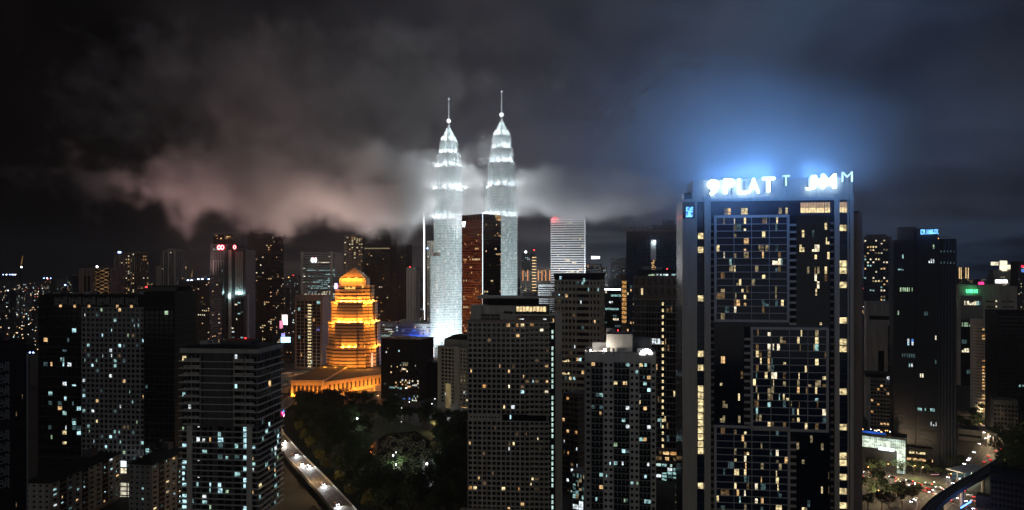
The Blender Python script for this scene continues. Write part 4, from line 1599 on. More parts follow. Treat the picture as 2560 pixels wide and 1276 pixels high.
# white framed block with the yellow stair
B = Bld('framed_block', 'pinkish framed office slab with a yellow-lit stair column, left of the amber tower', 'office', 737, 1060, 806, 1050, 738, 26)
W = B.W
B.block('concrete_brown')
z0, zt = B.z(918), B.z(752)
B.punched('F', 'concrete_brown', 3, W - 3, z0, zt, 6, 19, .86, .84, .6, .10, ['lit_amber', 'dim_warm', 'lit_teal', 'dim_teal'])
for j in range(22):
    B.pane('F', W * .48, z0 + (B.z(757) - z0) * j / 22, W * .13, 2.0, 'lit_yellow', .9)
MB().box(W * .44, W * .64, -.7, -.62, B.z(752), B.z(738)).build('crown_panel', 'concrete_brown', B.root)
B.finish()
amb2 = lamp('street_glow', P(770, 905, 1030), 7000, (1.0, .75, .5), 2.0)


def office(name, label, cat, x0, Y0, x1, Y1, yt, D, wall, nc, pitch, fx, fz, lit, pal, gl='glass_black', side=None, yb=None, run=.2, par=True, t=.4):
    """a plain tower with window grids on the faces the camera can see"""
    b = Bld(name, label, cat, x0, Y0, x1, Y1, yt, D)
    b.block(wall)
    zb_ = b.z(yb) if yb else 2.0
    n = max(1, int((b.H - 2 - zb_) / pitch))
    b.punched('F', wall, 0, b.W, zb_, b.H - 2, nc, n, fx, fz, t, lit, pal, gl, run=run)
    if side:
        b.punched(side, wall, 0, D, zb_, b.H - 2, max(2, int(nc * D / b.W)), n, fx, fz, t, lit, pal, gl, run=run)
    if par:
        b.parapet(wall)
    return b


def roof_box(b, f0, f1, h, m_, v0=.25, v1=.75):
    b.block(m_, b.W * f0, b.W * f1, b.H, b.H + h, b.D * v0, b.D * v1, 'roof_plant')


def top_text(b, txt, x0, x1, y0, y1, mm, label, bold=.03, v=-.8):
    sg_ = thing('wall_sign', label, 'sign', b.root.matrix_basis @ Vector((b.u(x0), v, b.z(y1))), b.root.rotation_euler[2])
    lettering(sg_, txt, 0, 0, 0, b.u(x1) - b.u(x0), b.z(y0) - b.z(y1), mm, .5, bold)
    return sg_


# tower with the interlocked red emblem
B = office('emblem_tower', 'grey twin-shaft tower with red emblem signs and cyan-lit setbacks', 'skyscraper', 526, 1160, 584, 1150, 612, 40, 'concrete_dark', 9, 4.0, .5, .5, .05, PAL_OFF, side='R')
W = B.W
B.block('concrete_dark', W * .02, W * .9, B.H, B.z(583), 6, 34, 'crown_wall')
B.fill(('c', W * .05, 5.95, 0.0), 0, W * .82, B.z(598), B.z(586), 9, 3, .5, ['lit_warm', 'dim_warm', 'lit_amber'], .5)
MB().tube((W * .75, 20, B.z(583)), (W * .75, 20, B.z(563)), .4, .15).build('mast', 'metal_dark', B.root)
B.block('concrete_dark', W * .72, B.u(621), -1, B.z(626), -8, 20, 'side_shaft')
B.block('concrete_white', B.u(580), B.u(586), -1, B.z(626), -9.5, -8.02, 'pilaster')
for x in (597, 602, 607, 612):
    B.block('concrete_white', B.u(x), B.u(x + 1.8), B.z(735), B.z(630), -9.2, -8.02, 'pilaster')
for x in (535, 541, 547, 553, 559):
    B.block('concrete_grey', B.u(x), B.u(x + 2), B.z(735), B.z(650), -1.6, -.42, 'pilaster')
B.fill(('s', W * .72, -8, 0.0), 3, B.u(616) - W * .72, B.z(880), B.z(745), 6, 30, .05, PAL_OFF, .9, .06)
B.block('concrete_grey', B.u(616), B.u(624), -1, B.z(735), -6, -1, 'pilaster')
B.fill(('s2', B.u(616), -6, 0.0), .8, B.u(624) - B.u(616) - .8, B.z(880), B.z(740), 2, 30, .03, PAL_OFF, 1.2, .06)
for x in (600, 606, 611, 617):
    lamp('floodlight', B.root.matrix_basis @ Vector((B.u(x), -11.0, B.z(733))), 2600, (.55, .95, 1.0), .6)
for x in (538, 544, 550, 557, 563):
    lamp('floodlight', B.root.matrix_basis @ Vector((B.u(x), -3.0, B.z(731))), 1900, (.55, .95, 1.0), .6)
lamp('floodlight', B.root.matrix_basis @ Vector((B.u(583), -12.0, B.z(740))), 3800, (.6, .95, 1.0), .6)
MB().box(B.u(532), B.u(568), -2.4, -.45, B.z(738), B.z(733)).build('ledge', 'concrete_grey', B.root)
MB().box(B.u(592), B.u(622), -10.8, -8.05, B.z(740), B.z(735)).build('ledge', 'concrete_grey', B.root)
B.finish()
glow('sign_red', (1.0, .02, .05), 3.2)
glow('sign_core', (1.0, .62, .62), 2.6)


def ring_sign(label, b, x, y, r, cols, v=-1.2):
    s_ = thing('emblem_sign', label, 'sign', b.root.matrix_basis @ Vector((b.u(x), v, b.z(y))), b.root.rotation_euler[2])
    for k, dx in enumerate(cols):
        for mm, ra, rb_, dd in (('sign_red', 1.32, .45, 0.0), ('sign_core', 1.08, .62, -.25)):
            q = MB()
            n_ = 18
            for yy in (dd - .15, dd + .15):
                for rr in (ra * r, rb_ * r):
                    q.v += [(dx * r + rr * math.cos(i * 2 * math.pi / n_), yy, rr * 1.1 * math.sin(i * 2 * math.pi / n_)) for i in range(n_)]
            for i in range(n_):
                j = (i + 1) % n_
                q.f += [(i, j, n_ + j, n_ + i), (2 * n_ + i, 3 * n_ + i, 3 * n_ + j, 2 * n_ + j), (i, 2 * n_ + i, 2 * n_ + j, j), (n_ + i, n_ + j, 3 * n_ + j, 3 * n_ + i)]
                q.m += [0] * 4
            q.build('loop', mm, s_)
    lamp('sign_light', s_.matrix_basis @ Vector((0, -9, 0)), 1800, (1.0, .06, .08), 1.0)
    return s_


ring_sign('large red sign of two joined loops on the emblem tower front', B, 553, 619, 3.3, (-.95, .95))
ring_sign('small red loop sign on the emblem tower side shaft', B, 595, 619, 2.6, (0,), -9)

# dark tower behind it
B = office('bronze_tower', 'tall dark bronze residential tower with warm windows behind the emblem tower', 'skyscraper', 619, 1270, 680, 1260, 585, 40, 'cladding_dark', 12, 3.6, .6, .55, lambda i, j: .16 if j < 42 and i % 4 in (0, 3) else .03, PAL_WARM, side='R', run=.1)
B.block('concrete_dark', 0, B.W * .62, B.H, B.z(574), 4, 36, 'crown_wall')
B.fill(('c', 2, 3.9, 0.0), 0, B.W * .5, B.z(584), B.z(577), 5, 1, .6, ['lit_amber', 'dim_warm'], .8)
B.finish()
# pair of slab blocks with roof lamps
for k, (x0, x1, lab) in enumerate(((447, 482, 'slim dark apartment block with blue-white roof lamps, left of a matching block'), (484, 524, 'dark apartment block with three roof lamps beside the emblem tower'))):
    B = office('apartment_tower', lab, 'apartment block', x0, 1060, x1, 1050, 704 - 3 * k, 26, 'concrete_dark', 8, 3.3, .55, .5, lambda i, j: .2 if i % 3 == 1 else .05, PAL_WARM, side='R')
    for q in ((.55, .8) if k == 0 else (.2, .45, .85)):
        B.beacon(B.W * q, 2, B.H + .6, 'blue', .9)
        B.beacon(B.W * q + 1.6, 2, B.H + .6, 'white', .9)
    roof_box(B, .4, .7, 6, 'concrete_dark')
    B.finish()
# further towers on the left
B = office('curved_tower', 'slim pale residential tower with a stepped rounded crown on the left skyline', 'skyscraper', 404, 1560, 440, 1550, 628, 34, 'concrete_grey', 7, 3.6, .45, .6, .04, PAL_WARM, side='R')
B.block('concrete_pale', B.W * .25, B.W * .8, B.H, B.z(622), 5, 28, 'crown_wall')
B.block('concrete_pale', B.u(388), B.u(404), -1, B.z(665), 3, 26, 'side_wing')
B.block('concrete_grey', B.u(396), B.u(406), -1, B.z(645), 6, 26, 'side_wing')
B.bars('F', 'concrete_white', [B.W * .15, B.W * .5, B.W * .95], 1.2, 1.6, 2, B.H, d0=.4)
B.finish()
B = office('ribbed_tower', 'pale ribbed residential tower with warm windows and a blue-white roof lamp', 'skyscraper', 285, 1420, 342, 1410, 632, 34, 'concrete_brown', 10, 3.5, .5, .6, lambda i, j: .25 if i in (5, 6, 8) else .04, PAL_WARM, side='R')
B.bars('F', 'concrete_pale', [B.W * q for q in (.05, .28, .45, .6, .75, .92)], 1.0, 1.4, 2, B.z(645), d0=.4)
MB().box(B.u(296), B.u(303), -1.2, -.5, B.z(633), B.z(629)).build('lamp_panel', 'beacon_blue', B.root)
B.finish()
B = office('lattice_tower', 'brown tower with a glittering diagonal lattice front and a bright roof lamp', 'tower', 198, 1320, 276, 1310, 672, 40, 'concrete_brown', 8, 4.2, .3, .3, .02, PAL_WARM)
W = B.W
lt = MB()
B.block('cladding_dark', W * .52, W * .99, -1, B.H - .4, -1.5, -.42, 'lattice_wall')
glow('lattice_light', (1.0, .55, .22), .45, .8, (.12, .12, .12))
for k in range(16):
    for sg_ in (1, -1):
        zc = B.H - 4 - k * 7.0
        a, c = Vector((W * .53, -1.7, zc + sg_ * 6)), Vector((W * .98, -1.7, zc - sg_ * 6))
        MB().tube(a, c, .22, None, 4).build('lattice_bar', 'lattice_light', B.root)
B.beacon(W * .56, 1, B.H + 2, 'blue', 1.6)
B.beacon(W * .58, -.4, B.H + 2, 'white', 1.7)
B.bars('F', 'cladding_dark', [W * .2, W * .32], .5, 5, 2, B.z(690), d0=.45)
B.finish()

# towers lost in the murk behind the amber tower
B = office('bank_tower', 'dark banded office tower with a small white and red sign, left of the amber tower', 'skyscraper', 752, 1520, 838, 1510, 632, 44, 'concrete_grey', 14, 4.3, .84, .4, lambda i, j: .42 if j % 3 and j < 36 else .08, PAL_OFF, run=.75, t=.3)
B.bars('F', 'concrete_pale', [B.W * .04, B.W * .9], 2.2, 4.5, 2, B.H + 3, d0=.4)
B.finish()
top_text(B, 'citi', 778, 792, 645, 656, 'sign_white', 'small white lettered sign with a red arc on the banded office tower', .05, -1.2)
arc = MB()
for i in range(6):
    t0, t1 = math.pi * (.15 + .117 * i), math.pi * (.15 + .117 * (i + 1))
    c0 = Vector((6.6, -.1, 6.4))
    q0, q1 = c0 + Vector((3.4 * math.cos(t0), 0, 3.2 * math.sin(t0))), c0 + Vector((3.4 * math.cos(t1), 0, 3.2 * math.sin(t1)))
    arc.tube(q0, q1, .45, None, 5)
arc.build('arc', 'sign_red', [o_ for o_ in bpy.data.objects if o_.name == 'wall_sign'][0])
HZG = 'towers fading into the haze behind the amber tower'
B = office('hazy_tower', 'hazy banded tower top with a lit window strip behind the amber pyramid', 'skyscraper', 860, 1750, 908, 1740, 590, 44, 'concrete_brown', 8, 4.3, .6, .5, lambda i, j: .55 if j > 42 else .10, PAL_WARM, group=None) if False else office('hazy_tower', 'hazy banded tower top with a lit window strip behind the amber pyramid', 'skyscraper', 860, 1750, 908, 1740, 590, 44, 'concrete_brown', 8, 4.3, .6, .5, lambda i, j: .5 if j > 50 else .12, PAL_WARM)
B.finish()
B = office('hazy_tower', 'tallest of the hazy dark towers behind the amber tower, its top lost in cloud', 'skyscraper', 906, 1650, 976, 1640, 570, 50, 'cladding_dark', 14, 4.2, .5, .45, .03, PAL_WARM, side='R')
MB().box(B.u(912), B.u(974), -1.4, -.6, B.z(623), B.z(620)).build('light_line', 'dim_yellow', B.root)
B.finish()
B = office('hazy_tower', 'hazy dark tower standing right beside the tallest hazy tower', 'skyscraper', 978, 1850, 1016, 1840, 612, 40, 'cladding_dark', 8, 4.2, .5, .45, .04, PAL_WARM)
B.finish()
B = office('slim_white_tower', 'slim white ribbed tower with a red beacon left of the light strip', 'skyscraper', 1016, 1500, 1040, 1495, 670, 24, 'concrete_white', 3, 4.0, .25, .97, .0, PAL_OFF)
B.bars('F', 'concrete_white', [B.W * q for q in (.17, .5, .83)], .8, 1.2, 2, B.H, d0=.4)
B.beacon(B.W * .3, 4, B.H + 1, 'red', 1.1)
B.finish()

# the dark slender tower with the bright vertical light strip
B = office('light_strip_tower', 'slender unlit tower edged by one long white light strip beside the twin towers', 'skyscraper', 1060, 1380, 1096, 1376, 480, 34, 'cladding_dark', 6, 4.2, .5, .4, .012, PAL_WARM)
glow('strip_white', (1.0, .97, 1.0), 3.2)
MB().box(-.9, .55, -1.0, -.45, B.z(775), B.z(465)).build('light_strip', 'strip_white', B.root)
MB().box(.9, 1.9, -1.0, -.45, B.z(800), B.z(560)).build('light_strip', 'strip_white', B.root)
B.fill('F', B.W * .36, B.W * .8, B.z(503), B.z(492), 3, 2, .9, ['lit_amber'], .6, .45)
B.finish()
B = office('narrow_office', 'narrow grey office with a blue lamp and red sign, tucked beside the first twin tower', 'office', 1068, 1290, 1088, 1285, 604, 22, 'concrete_pale', 4, 4.0, .5, .5, .12, PAL_YEL)
B.beacon(.5, -.6, B.z(623), 'blue', 1.3)
for k in range(6):
    MB().box(B.W * .68, B.W * .95, -1.0, -.45, B.z(640) - k * 4.4, B.z(640) - k * 4.4 + 2.6).build('sign_letter', 'dim_red', B.root) if glow('dim_red', (1.0, .06, .06), .6, .3, (.4, .4, .4)) else None
B.finish()

# red-brown tower with the W
B = Bld('red_brown_tower', 'red-brown and black glass tower with a lit corner edge and a white letter', 'skyscraper', 1155, 1015, 1207, 985, 537, 24)
W = B.W
B.D = 0
crn = Vector((W, 0))
# the second face runs back from the lit corner
fa = math.atan2(0, 1)
ang2 = None
c1 = B.root.matrix_basis.inverted() @ Vector((*P(1252, HZ, 1010).to_2d(), 0))
B2v = Vector((c1.x - W, c1.y))
W2 = B2v.length
A2 = math.atan2(B2v.y, B2v.x)
bk = Vector((-math.sin(A2), math.cos(A2)))
pts = [(0, 0), (W, 0), (c1.x, c1.y), (c1.x - W * .9, c1.y + 16), (0, 22)]
MB().prism(pts, -1, B.H).build('wall', 'cladding_red', B.root)
f2 = ('g', W, 0, A2)
z0 = 6
n = 56
B.punched('F', 'cladding_red', 0, W, z0, B.H - 9, 16, n, .60, .62, .25, .075, ['lit_warm', 'lit_yellow', 'lit_amber', 'dim_warm', 'dim_warm'], 'glass_brown', run=.4)
B.punched(f2, 'cladding_dark', 0, W2, z0, B.H - 9, 14, n, .62, .62, .25, .075, ['lit_warm', 'lit_yellow', 'dim_warm', 'dim_warm', 'lit_amber'], 'glass_black', run=.45)
B.punched('F', 'cladding_red', 0, W, B.H - 8.8, B.H, 6, 1, .86, .9, .25, 0, PAL_WARM, 'glass_brown')
B.punched(f2, 'cladding_dark', 0, W2, B.H - 8.8, B.H, 6, 2, .86, .8, .25, lambda i, j: .9 if i > 3 else .1, ['lit_amber', 'dim_warm', 'lit_warm'])
MB().prism([(W - .45, -.5), (W + .35, -.62), (W + .45, -.1), (W - .35, -.1)], 2, B.H + .5).build('edge_light', 'strip_cyan', B.root) if glow('strip_cyan', (.80, .97, 1.0), 1.9) else None
for i in range(12):
    MB().box(W * i / 12 + .4, W * i / 12 + .9, -.3, .1, B.H, B.H + .8).build('roof_post', 'metal_dark', B.root)
B.finish()
sg2 = thing('wall_sign', 'white glowing letter at the top corner of the red-brown tower', 'sign', B.root.matrix_basis @ Vector((.2, -.7, B.z(567))), B.root.rotation_euler[2])
lettering(sg2, 'W', 0, 0, 0, 8.6, 8.2, 'sign_white', .4, .02)
lamp('street_glow', P(1178, 850, 985), 12000, (1.0, .50, .30), 3.0)
lamp('street_glow', P(1180, 720, 960), 6000, (1.0, .62, .52), 3.0)

# white louvred tower
B = Bld('louvred_tower', 'white tower of bright horizontal louvres with a red beacon, right of the twin towers', 'skyscraper', 1378, 1330, 1460, 1320, 548, 44)
W = B.W
B.block('panel_dim') if mat('panel_dim', (.10, .10, .11), .5) else None
z0 = B.z(760)
B.fill('F', 1, W - 1, z0, B.H - 2, 14, 36, .06, PAL_YEL, .3, .05, 'glass_black', .3)
for j in range(37):
    z = z0 + (B.H - 2 - z0) * j / 36
    MB().box(-1, W + 1, -1.6, 44, z, z + 2.2).build('louvre', 'panel_white', B.root)
MB().box(0, W, -.4, 43, B.H, B.z(539)).build('crown_wall', 'panel_dim', B.root)
B.beacon(W * .11, -2.2, B.z(549), 'red', 1.6)
lamp('beacon_light', B.root.matrix_basis @ Vector((W * .11, -6, B.z(546))), 14000, (1.0, .08, .08), 1.2)
B.finish()
for k in range(4):
    lamp('floodlight', P(1370 + 30 * k, 752, 1268), 150000, (.93, .96, 1.0), 1.5, 80, P(1385 + 22 * k, 600, 1320))
B = office('louvred_annex', 'low white louvred annexe at the foot of the white louvred tower', 'office', 1346, 1180, 1402, 1170, 714, 30, 'panel_white', 1, 3.6, .98, .5, .0, PAL_OFF)
B.finish()

# small lit towers beyond
B = Bld('ring_tower', 'slender tower wrapped in golden light rings with a red tip', 'tower', 1331, 1450, 1340, 1450, 640, 8)
W = B.W
cxx = W / 2
MB().tube((cxx, 4, -1), (cxx, 4, B.H), 4.2, 3.2, 12).build('shaft', 'concrete_dark', B.root)
MB().tube((cxx, 4, B.H), (cxx, 4, B.z(628)), 1.0, .3, 6).build('mast', 'metal_dark', B.root)
glow('ring_gold', (1.0, .66, .30), 1.5)
for j in range(26):
    z = 20 + (B.H - 24) * j / 25
    MB().tube((cxx, 4, z), (cxx, 4, z + 1.3), 4.8, 4.8, 12).build('light_ring', 'ring_gold', B.root)
B.beacon(cxx, 4, B.z(627), 'red', 1.2)
B.finish()
glow('line_orange', (1.0, .36, .10), 1.3)
for k, (x0, x1, yt, cols, lab) in enumerate(((1301, 1328, 680, (.25, .7), 'far grey block with two orange light lines left of the ring tower'), (1343, 1378, 672, (.08, .35, .62, .9), 'far grey block with four orange light lines right of the ring tower'))):
    B = office('far_block', lab, 'building', x0, 1500, x1, 1490, yt, 26, 'concrete_grey', 7, 4, .5, .5, .08, PAL_WARM)
    for q in cols:
        MB().box(B.W * q - .6, B.W * q + .6, -1.2, -.5, B.z(702), B.z(676)).build('light_line', 'line_orange', B.root)
    B.finish()
B = office('far_block', 'small far tower with a bright blue-white roof lamp right of the second twin tower', 'tower', 1304, 1900, 1326, 1890, 634, 22, 'cladding_dark', 5, 4, .5, .5, .06, PAL_MIX)
B.beacon(B.W * .45, 2, B.H + 1, 'white', 3.0)
B.finish()
B = office('far_block', 'far dark block carrying a small white lettered roof sign', 'office', 1462, 1900, 1504, 1890, 660, 30, 'cladding_dark', 8, 4, .5, .5, .10, PAL_YEL)
B.finish()
top_text(B, 'maxoo', 1478, 1500, 641, 648, 'sign_white', 'tiny white lettering above the far dark block', .05)
B = office('far_block', 'unlit blue-grey far tower left of the shell-side dark tower', 'tower', 1526, 1700, 1562, 1690, 645, 34, 'cladding_blue', 8, 4, .5, .5, .05, PAL_OFF)
B.finish()

# dark tower with scattered coloured windows
B = office('dotted_tower', 'dark blue tower scattered with warm and cyan windows, left of the sign tower', 'tower', 1566, 740, 1716, 725, 579, 34, 'cladding_blue', 20, 3.9, .5, .62, lambda i, j: (.26 if i % 4 in (1, 2) else .06) if j < 34 else .0, PAL_MIX, run=.2)
W = B.W
MB().box(-.6, W + .6, -.8, 34.5, B.H, B.H + 1.2).build('roof_slab', 'concrete_brown', B.root)
B.block('cladding_blue', B.u(1630), W, B.H + 1.2, B.z(562), 8, 28, 'roof_plant')
B.block('cladding_blue', B.u(1655), B.u(1686), B.H + 1.2, B.z(549), 9, 26, 'roof_tower')
for x in (1575, 1586, 1597, 1608, 1619):
    MB().tube((B.u(x), 4, B.H + 1), (B.u(x), 4, B.H + 4.5), .18, .12, 5).build('palm_trunk', 'bark', B.root) if mat('bark', (.07, .05, .035), .9, .3, .8) else None
    MB().ball((B.u(x), 4, B.H + 5), 1.5, 7, 5, 0, .6).build('palm_crown', 'leaf_dark', B.root)
B.block('panel_white', B.u(1627), B.u(1640), B.z(650), B.z(600), -.9, -.45, 'atrium_panel')
B.beacon(B.u(1637), -1.6, B.z(606), 'white', .8)
lamp('floodlight', B.root.matrix_basis @ Vector((B.u(1635), -4, B.z(607))), 900, (.75, .95, 1.0), .5)
for j in range(5):
    B.fill('F', B.u(1628), B.u(1640), B.z(676) + j * 2.3, B.z(676) + j * 2.3 + 1.8, 3, 1, .8, ['lit_amber', 'lit_warm'], .3, .5)
B.finish()
B = office('glass_office', 'low dark office with a white-lit rooftop rim, beside the orange stair tower', 'office', 1508, 780, 1552, 772, 722, 26, 'glass_teal', 9, 3.8, .86, .6, .13, PAL_OFF, run=.6, t=.2)
MB().box(0, B.W, -.6, -.25, B.z(726), B.z(722)).build('rim_light', 'sign_white', B.root)
B.finish()
B = Bld('stair_tower', 'orange-lit open stair tower between two dark towers', 'tower', 1553, 765, 1568, 763, 688, 8)
W = B.W
B.block('concrete_brown', 0, W, -1, B.H, 2, 8)
for j in range(10):
    z = B.z(808) + (B.z(700) - B.z(808)) * j / 10
    B.pane(('w', .6, 2, 0.0), 0, z, W - 1.2, 3.6, 'lit_amber', .05)
    MB().box(0, W, -.1, 1.9, z - .7, z - .3).build('landing', 'concrete_brown', B.root)
    MB().tube((.4, .4, z - .3), (W - .4, .4, z + 4.4), .25, None, 4).build('stair_flight', 'concrete_brown', B.root)
for x in (0, W - .35):
    MB().box(x, x + .35, -.15, .25, -1, B.H).build('post', 'concrete_brown', B.root)
B.block('concrete_brown', -6, W, B.z(696), B.H, 0, 8.5, 'top_wall')
B.finish()

# ------------------------------------------------------------------ right side
B = office('lit_flats', 'dark residential tower dotted with yellow windows right of the sign tower', 'tower', 2160, 830, 2221, 815, 594, 30, 'cladding_blue', 9, 3.7, .62, .5, lambda i, j: .34 if i % 3 != 2 else .12, ['lit_yellow', 'lit_cream', 'lit_teal', 'dim_yellow', 'lit_warm'], run=.3)
roof_box(B, .05, .85, 4, 'cladding_blue')
B.finish()
B = office('grey_block', 'blank blue-grey block with a side strip of windows, in front of the yellow-dotted tower', 'office', 2166, 690, 2240, 680, 758, 26, 'concrete_grey', 1, 60, .2, .2, 0, PAL_OFF)
B.fill('F', B.W * .72, B.W * .98, B.z(930), B.z(815), 2, 12, .12, PAL_OFF, .6, .45)
B.slabs('concrete_dark', [B.z(930) + (B.z(815) - B.z(930)) * j / 12 for j in range(13)], .5, .7, B.W * .7, B.W, 0, 3, right=0)
MB().box(B.W * .1, B.W, -.6, -.42, B.z(800), B.z(790)).build('louvre_panel', 'cladding_dark', B.root)
B.finish()
B = office('low_office', 'low pale office with warm windows below the blank grey block', 'office', 2176, 630, 2240, 622, 945, 22, 'concrete_grey', 8, 3.4, .72, .5, .16, ['lit_amber', 'lit_warm', 'dim_warm'], run=.4)
MB().box(-4, B.W + 1, -.7, 22, B.H, B.H + 3.2).build('roof_slab', 'cladding_dark', B.root)
B.finish()
top_text(B, 'CC', 2216, 2234, 941, 947, 'lit_white', 'two small pale letters on the low pale office roof edge', .02, -1.0)

# big black glass tower with the blue sign
B = Bld('black_tower', 'tall black glass tower with a blue lettered sign and a slim rear shaft', 'skyscraper', 2234, 540, 2345, 528, 600, 30)
W = B.W
B.block('glass_mirror2', 0, B.u(2290)) if mat('glass_mirror2', (.005, .010, .020), .3, .3, .3, .35) else None
B.block('glass_mirror2', B.u(2290), W, -1, B.z(572), -1.5)
B.block('cladding_blue', B.u(2250), B.u(2292), B.H, B.z(566), 4, 20, 'roof_plant')
B.block('glass_mirror2', W, B.u(2394), -1, B.z(598), 4, 30, 'rear_shaft')
z0 = 12
n = 44
for j in range(n):
    z = z0 + (B.H - z0) * j / n
    MB().box(.2, B.u(2289), -.12, -.01, z, z + .5).build('spandrel', 'cladding_dark', B.root)
    MB().box(B.u(2291), W - .2, -1.62, -1.51, z, z + .5).build('spandrel', 'cladding_dark', B.root)
B.fill('F', 1, B.u(2288), z0, B.H, 9, n, .018, PAL_OFF + ['lit_warm'], .6, .14, 'glass_mirror2', .6)
B.fill(('q', B.u(2291), -1.5, 0.0), .5, W - B.u(2291) - 1, z0, B.H, 9, n, .02, PAL_OFF + ['lit_warm'], .6, .14, 'glass_mirror2', .6)
B.fill(('q', B.u(2291), -1.5, 0.0), .5, W * .4, B.z(1025), B.z(1018), 6, 1, .8, ['lit_teal'], .1, .2)
B.fill('F', 3, 7, B.z(676), B.z(672), 3, 1, 1.0, ['lit_teal'], .1, .2)
B.fill('F', B.u(2268), B.u(2284), B.z(872), B.z(848), 3, 3, .6, ['lit_cyan', 'lit_white', 'lit_blue'], .15, .2)
for k in range(6):
    x = W + (B.u(2394) - W) * (k + .5) / 6
    MB().box(x - .35, x + .35, 3.0, 3.95, -1, B.z(602)).build('fin', 'cladding_blue', B.root)
for k in range(5):
    B.pane(('rs', W, 4, 0.0), (B.u(2394) - W) * (k + .12) / 6 + 2, B.z(660), 1.1, 1.6, 'dim_teal', .1)
    B.pane(('rs', W, 4, 0.0), (B.u(2394) - W) * (k + .12) / 6 + 2, B.z(632), 1.1, 1.6, 'dim_teal', .1)
MB().tube((W + 2, 8, B.z(598)), (W + 2, 8, B.z(593)), .2).build('crane_post', 'metal_dark', B.root)
MB().tube((W + 1, 8, B.z(594)), (W + 9, 8, B.z(591)), .2).build('crane_arm', 'metal_dark', B.root)
B.beacon(W + 1, 6, B.z(598), 'amber', .35)
MB().box(B.u(2262), B.u(2330), -7, -1.55, -1, 14).build('podium', 'cladding_dark', B.root)
B.fill(('pd', B.u(2262), -7, 0.0), 2, 13, 9.2, 11, 6, 1, 1, ['lit_yellow'], .1)
B.fill(('pd', B.u(2262), -7, 0.0), 0, 18, 4, 6, 10, 1, .8, ['lit_warm'], .1)
B.finish()
glow('sign_blue', (.16, .50, 1.0), 2.2, .5, (.6, .6, .6))
BL = B
top_text(B, 'ERAMSSK', 2300, 2346, 575, 587, 'sign_blue', 'blue lettered sign along the black glass tower top', .03, -2.2)
lamp('sign_light', B.root.matrix_basis @ Vector((B.u(2322), -8, B.z(580))), 2600, (.2, .5, 1.0), 1.0)

# grey bank building with the green letters
B = Bld('bank_block', 'grey block with a dark inset window and three green letters', 'office', 2394, 905, 2500, 890, 712, 34)
W = B.W
B.block('concrete_pale')
B.block('concrete_pale', B.u(2500), B.u(2545), -1, B.z(716), 3, 30, 'side_wing')
MB().box(B.u(2402), B.u(2456), -.25, -.05, B.z(985), B.z(740)).build('inset_window', 'glass_mirror', B.root)
B.fill('F', B.u(2404), B.u(2454), B.z(980), B.z(742), 8, 22, lambda i, j: .7 if j in (9, 11, 15, 20) else .01, PAL_OFF + ['lit_cream'], .4, .3, 'glass_mirror', .7)
for j in range(18):
    z = B.z(985) + (B.z(742) - B.z(985)) * j / 18
    MB().box(B.u(2465), B.u(2487), -.3, -.05, z, z + 1.9).build('window_band', 'glass_black', B.root)
    B.pane('F', B.u(2489), z + .3, 1.5, 2.2, 'lit_cream' if j > 9 else 'dim_yellow', .06)
    B.pane(('sw', B.u(2502), 3, 0.0), 2, z, 14, 1.8, 'glass_black', .06)
B.finish()
glow('sign_green', (.10, 1.0, .35), 2.4)
top_text(B, 'UBN', 2414, 2444, 724, 733, 'sign_green', 'three green glowing letters at the top of the grey block', .05)
lamp('sign_light', B.root.matrix_basis @ Vector((B.u(2429), -6, B.z(728))), 1300, (.1, 1.0, .35), 1.0)
MB_ = MB().box(-3, 3, -1, 1, -2.5, 2.5).build('rooftop_screen', 'screen_pink') if glow('screen_pink', (1.0, .05, .25), 1.8) else None
tag(MB_, 'small crimson screen on the grey block roof', 'screen').location = P(2453, 710, 900)
B = Bld('curved_hotel', 'pale hotel with a curved balcony front and amber windows on the right', 'hotel', 2436, 720, 2492, 712, 800, 22)
W = B.W
pl = [(W * .5 + W * .5 * math.cos(t), 6 + (-8) * math.sin(t)) for t in [math.pi - math.pi * i / 12 for i in range(13)]]
pl = pl + [(W, 22), (0, 22)]
MB().prism(pl, -1, B.H).build('wall', 'concrete_pale', B.root)
n = 28
for j in range(n):
    z = B.z(1030) + (B.z(812) - B.z(1030)) * j / n
    pb = [(W * .28 + (W * .30) * math.cos(t), 5 - 10.5 * math.sin(t)) for t in [math.pi - math.pi * i / 10 for i in range(11)]]
    MB().prism(pb, z, z + 1.0).build('balcony', 'concrete_white', B.root)
    if B.rnd.random() < .5:
        B.pane(('cv', W * .30, -5.2, 0.0), 0, z + 1.05, 1.7 + 2 * B.rnd.random(), 1.6, B.rnd.choice(['lit_amber', 'lit_warm']), .4)
    for i in range(2):
        if B.rnd.random() < .55:
            B.pane(('cf', W * .78, -.2, math.radians(25)), i * 2.4, z + .6, 1.7, 1.5, B.rnd.choice(['lit_amber', 'lit_warm', 'dim_warm']), .5)
B.block('concrete_pale', W * .55, W * .72, -1, B.H + 1, -3.2, 5, 'pier')
B.finish()
B = office('black_block', 'large unlit black block at the right frame edge', 'building', 2492, 620, 2600, 610, 782, 30, 'cladding_dark', 14, 3.6, .6, .5, .004, PAL_OFF)
B.finish()
B = office('stepped_block', 'unlit dark stepped block below the large black block', 'building', 2484, 580, 2545, 572, 1005, 18, 'concrete_dark', 7, 3.4, .6, .5, .03, ['dim_warm'])
B.finish()
B = office('far_block', 'far bright-roofed tower with white-lit wings on the right horizon', 'tower', 2484, 2300, 2540, 2290, 690, 40, 'concrete_grey', 10, 4.2, .5, .5, .22, PAL_YEL)
W = B.W
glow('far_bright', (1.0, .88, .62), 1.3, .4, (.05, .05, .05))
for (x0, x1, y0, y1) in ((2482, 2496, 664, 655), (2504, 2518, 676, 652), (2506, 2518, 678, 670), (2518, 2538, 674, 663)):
    MB().box(B.u(x0), B.u(x1), 0, 12, B.z(y0), B.z(y1)).build('lit_crown', 'far_bright', B.root)
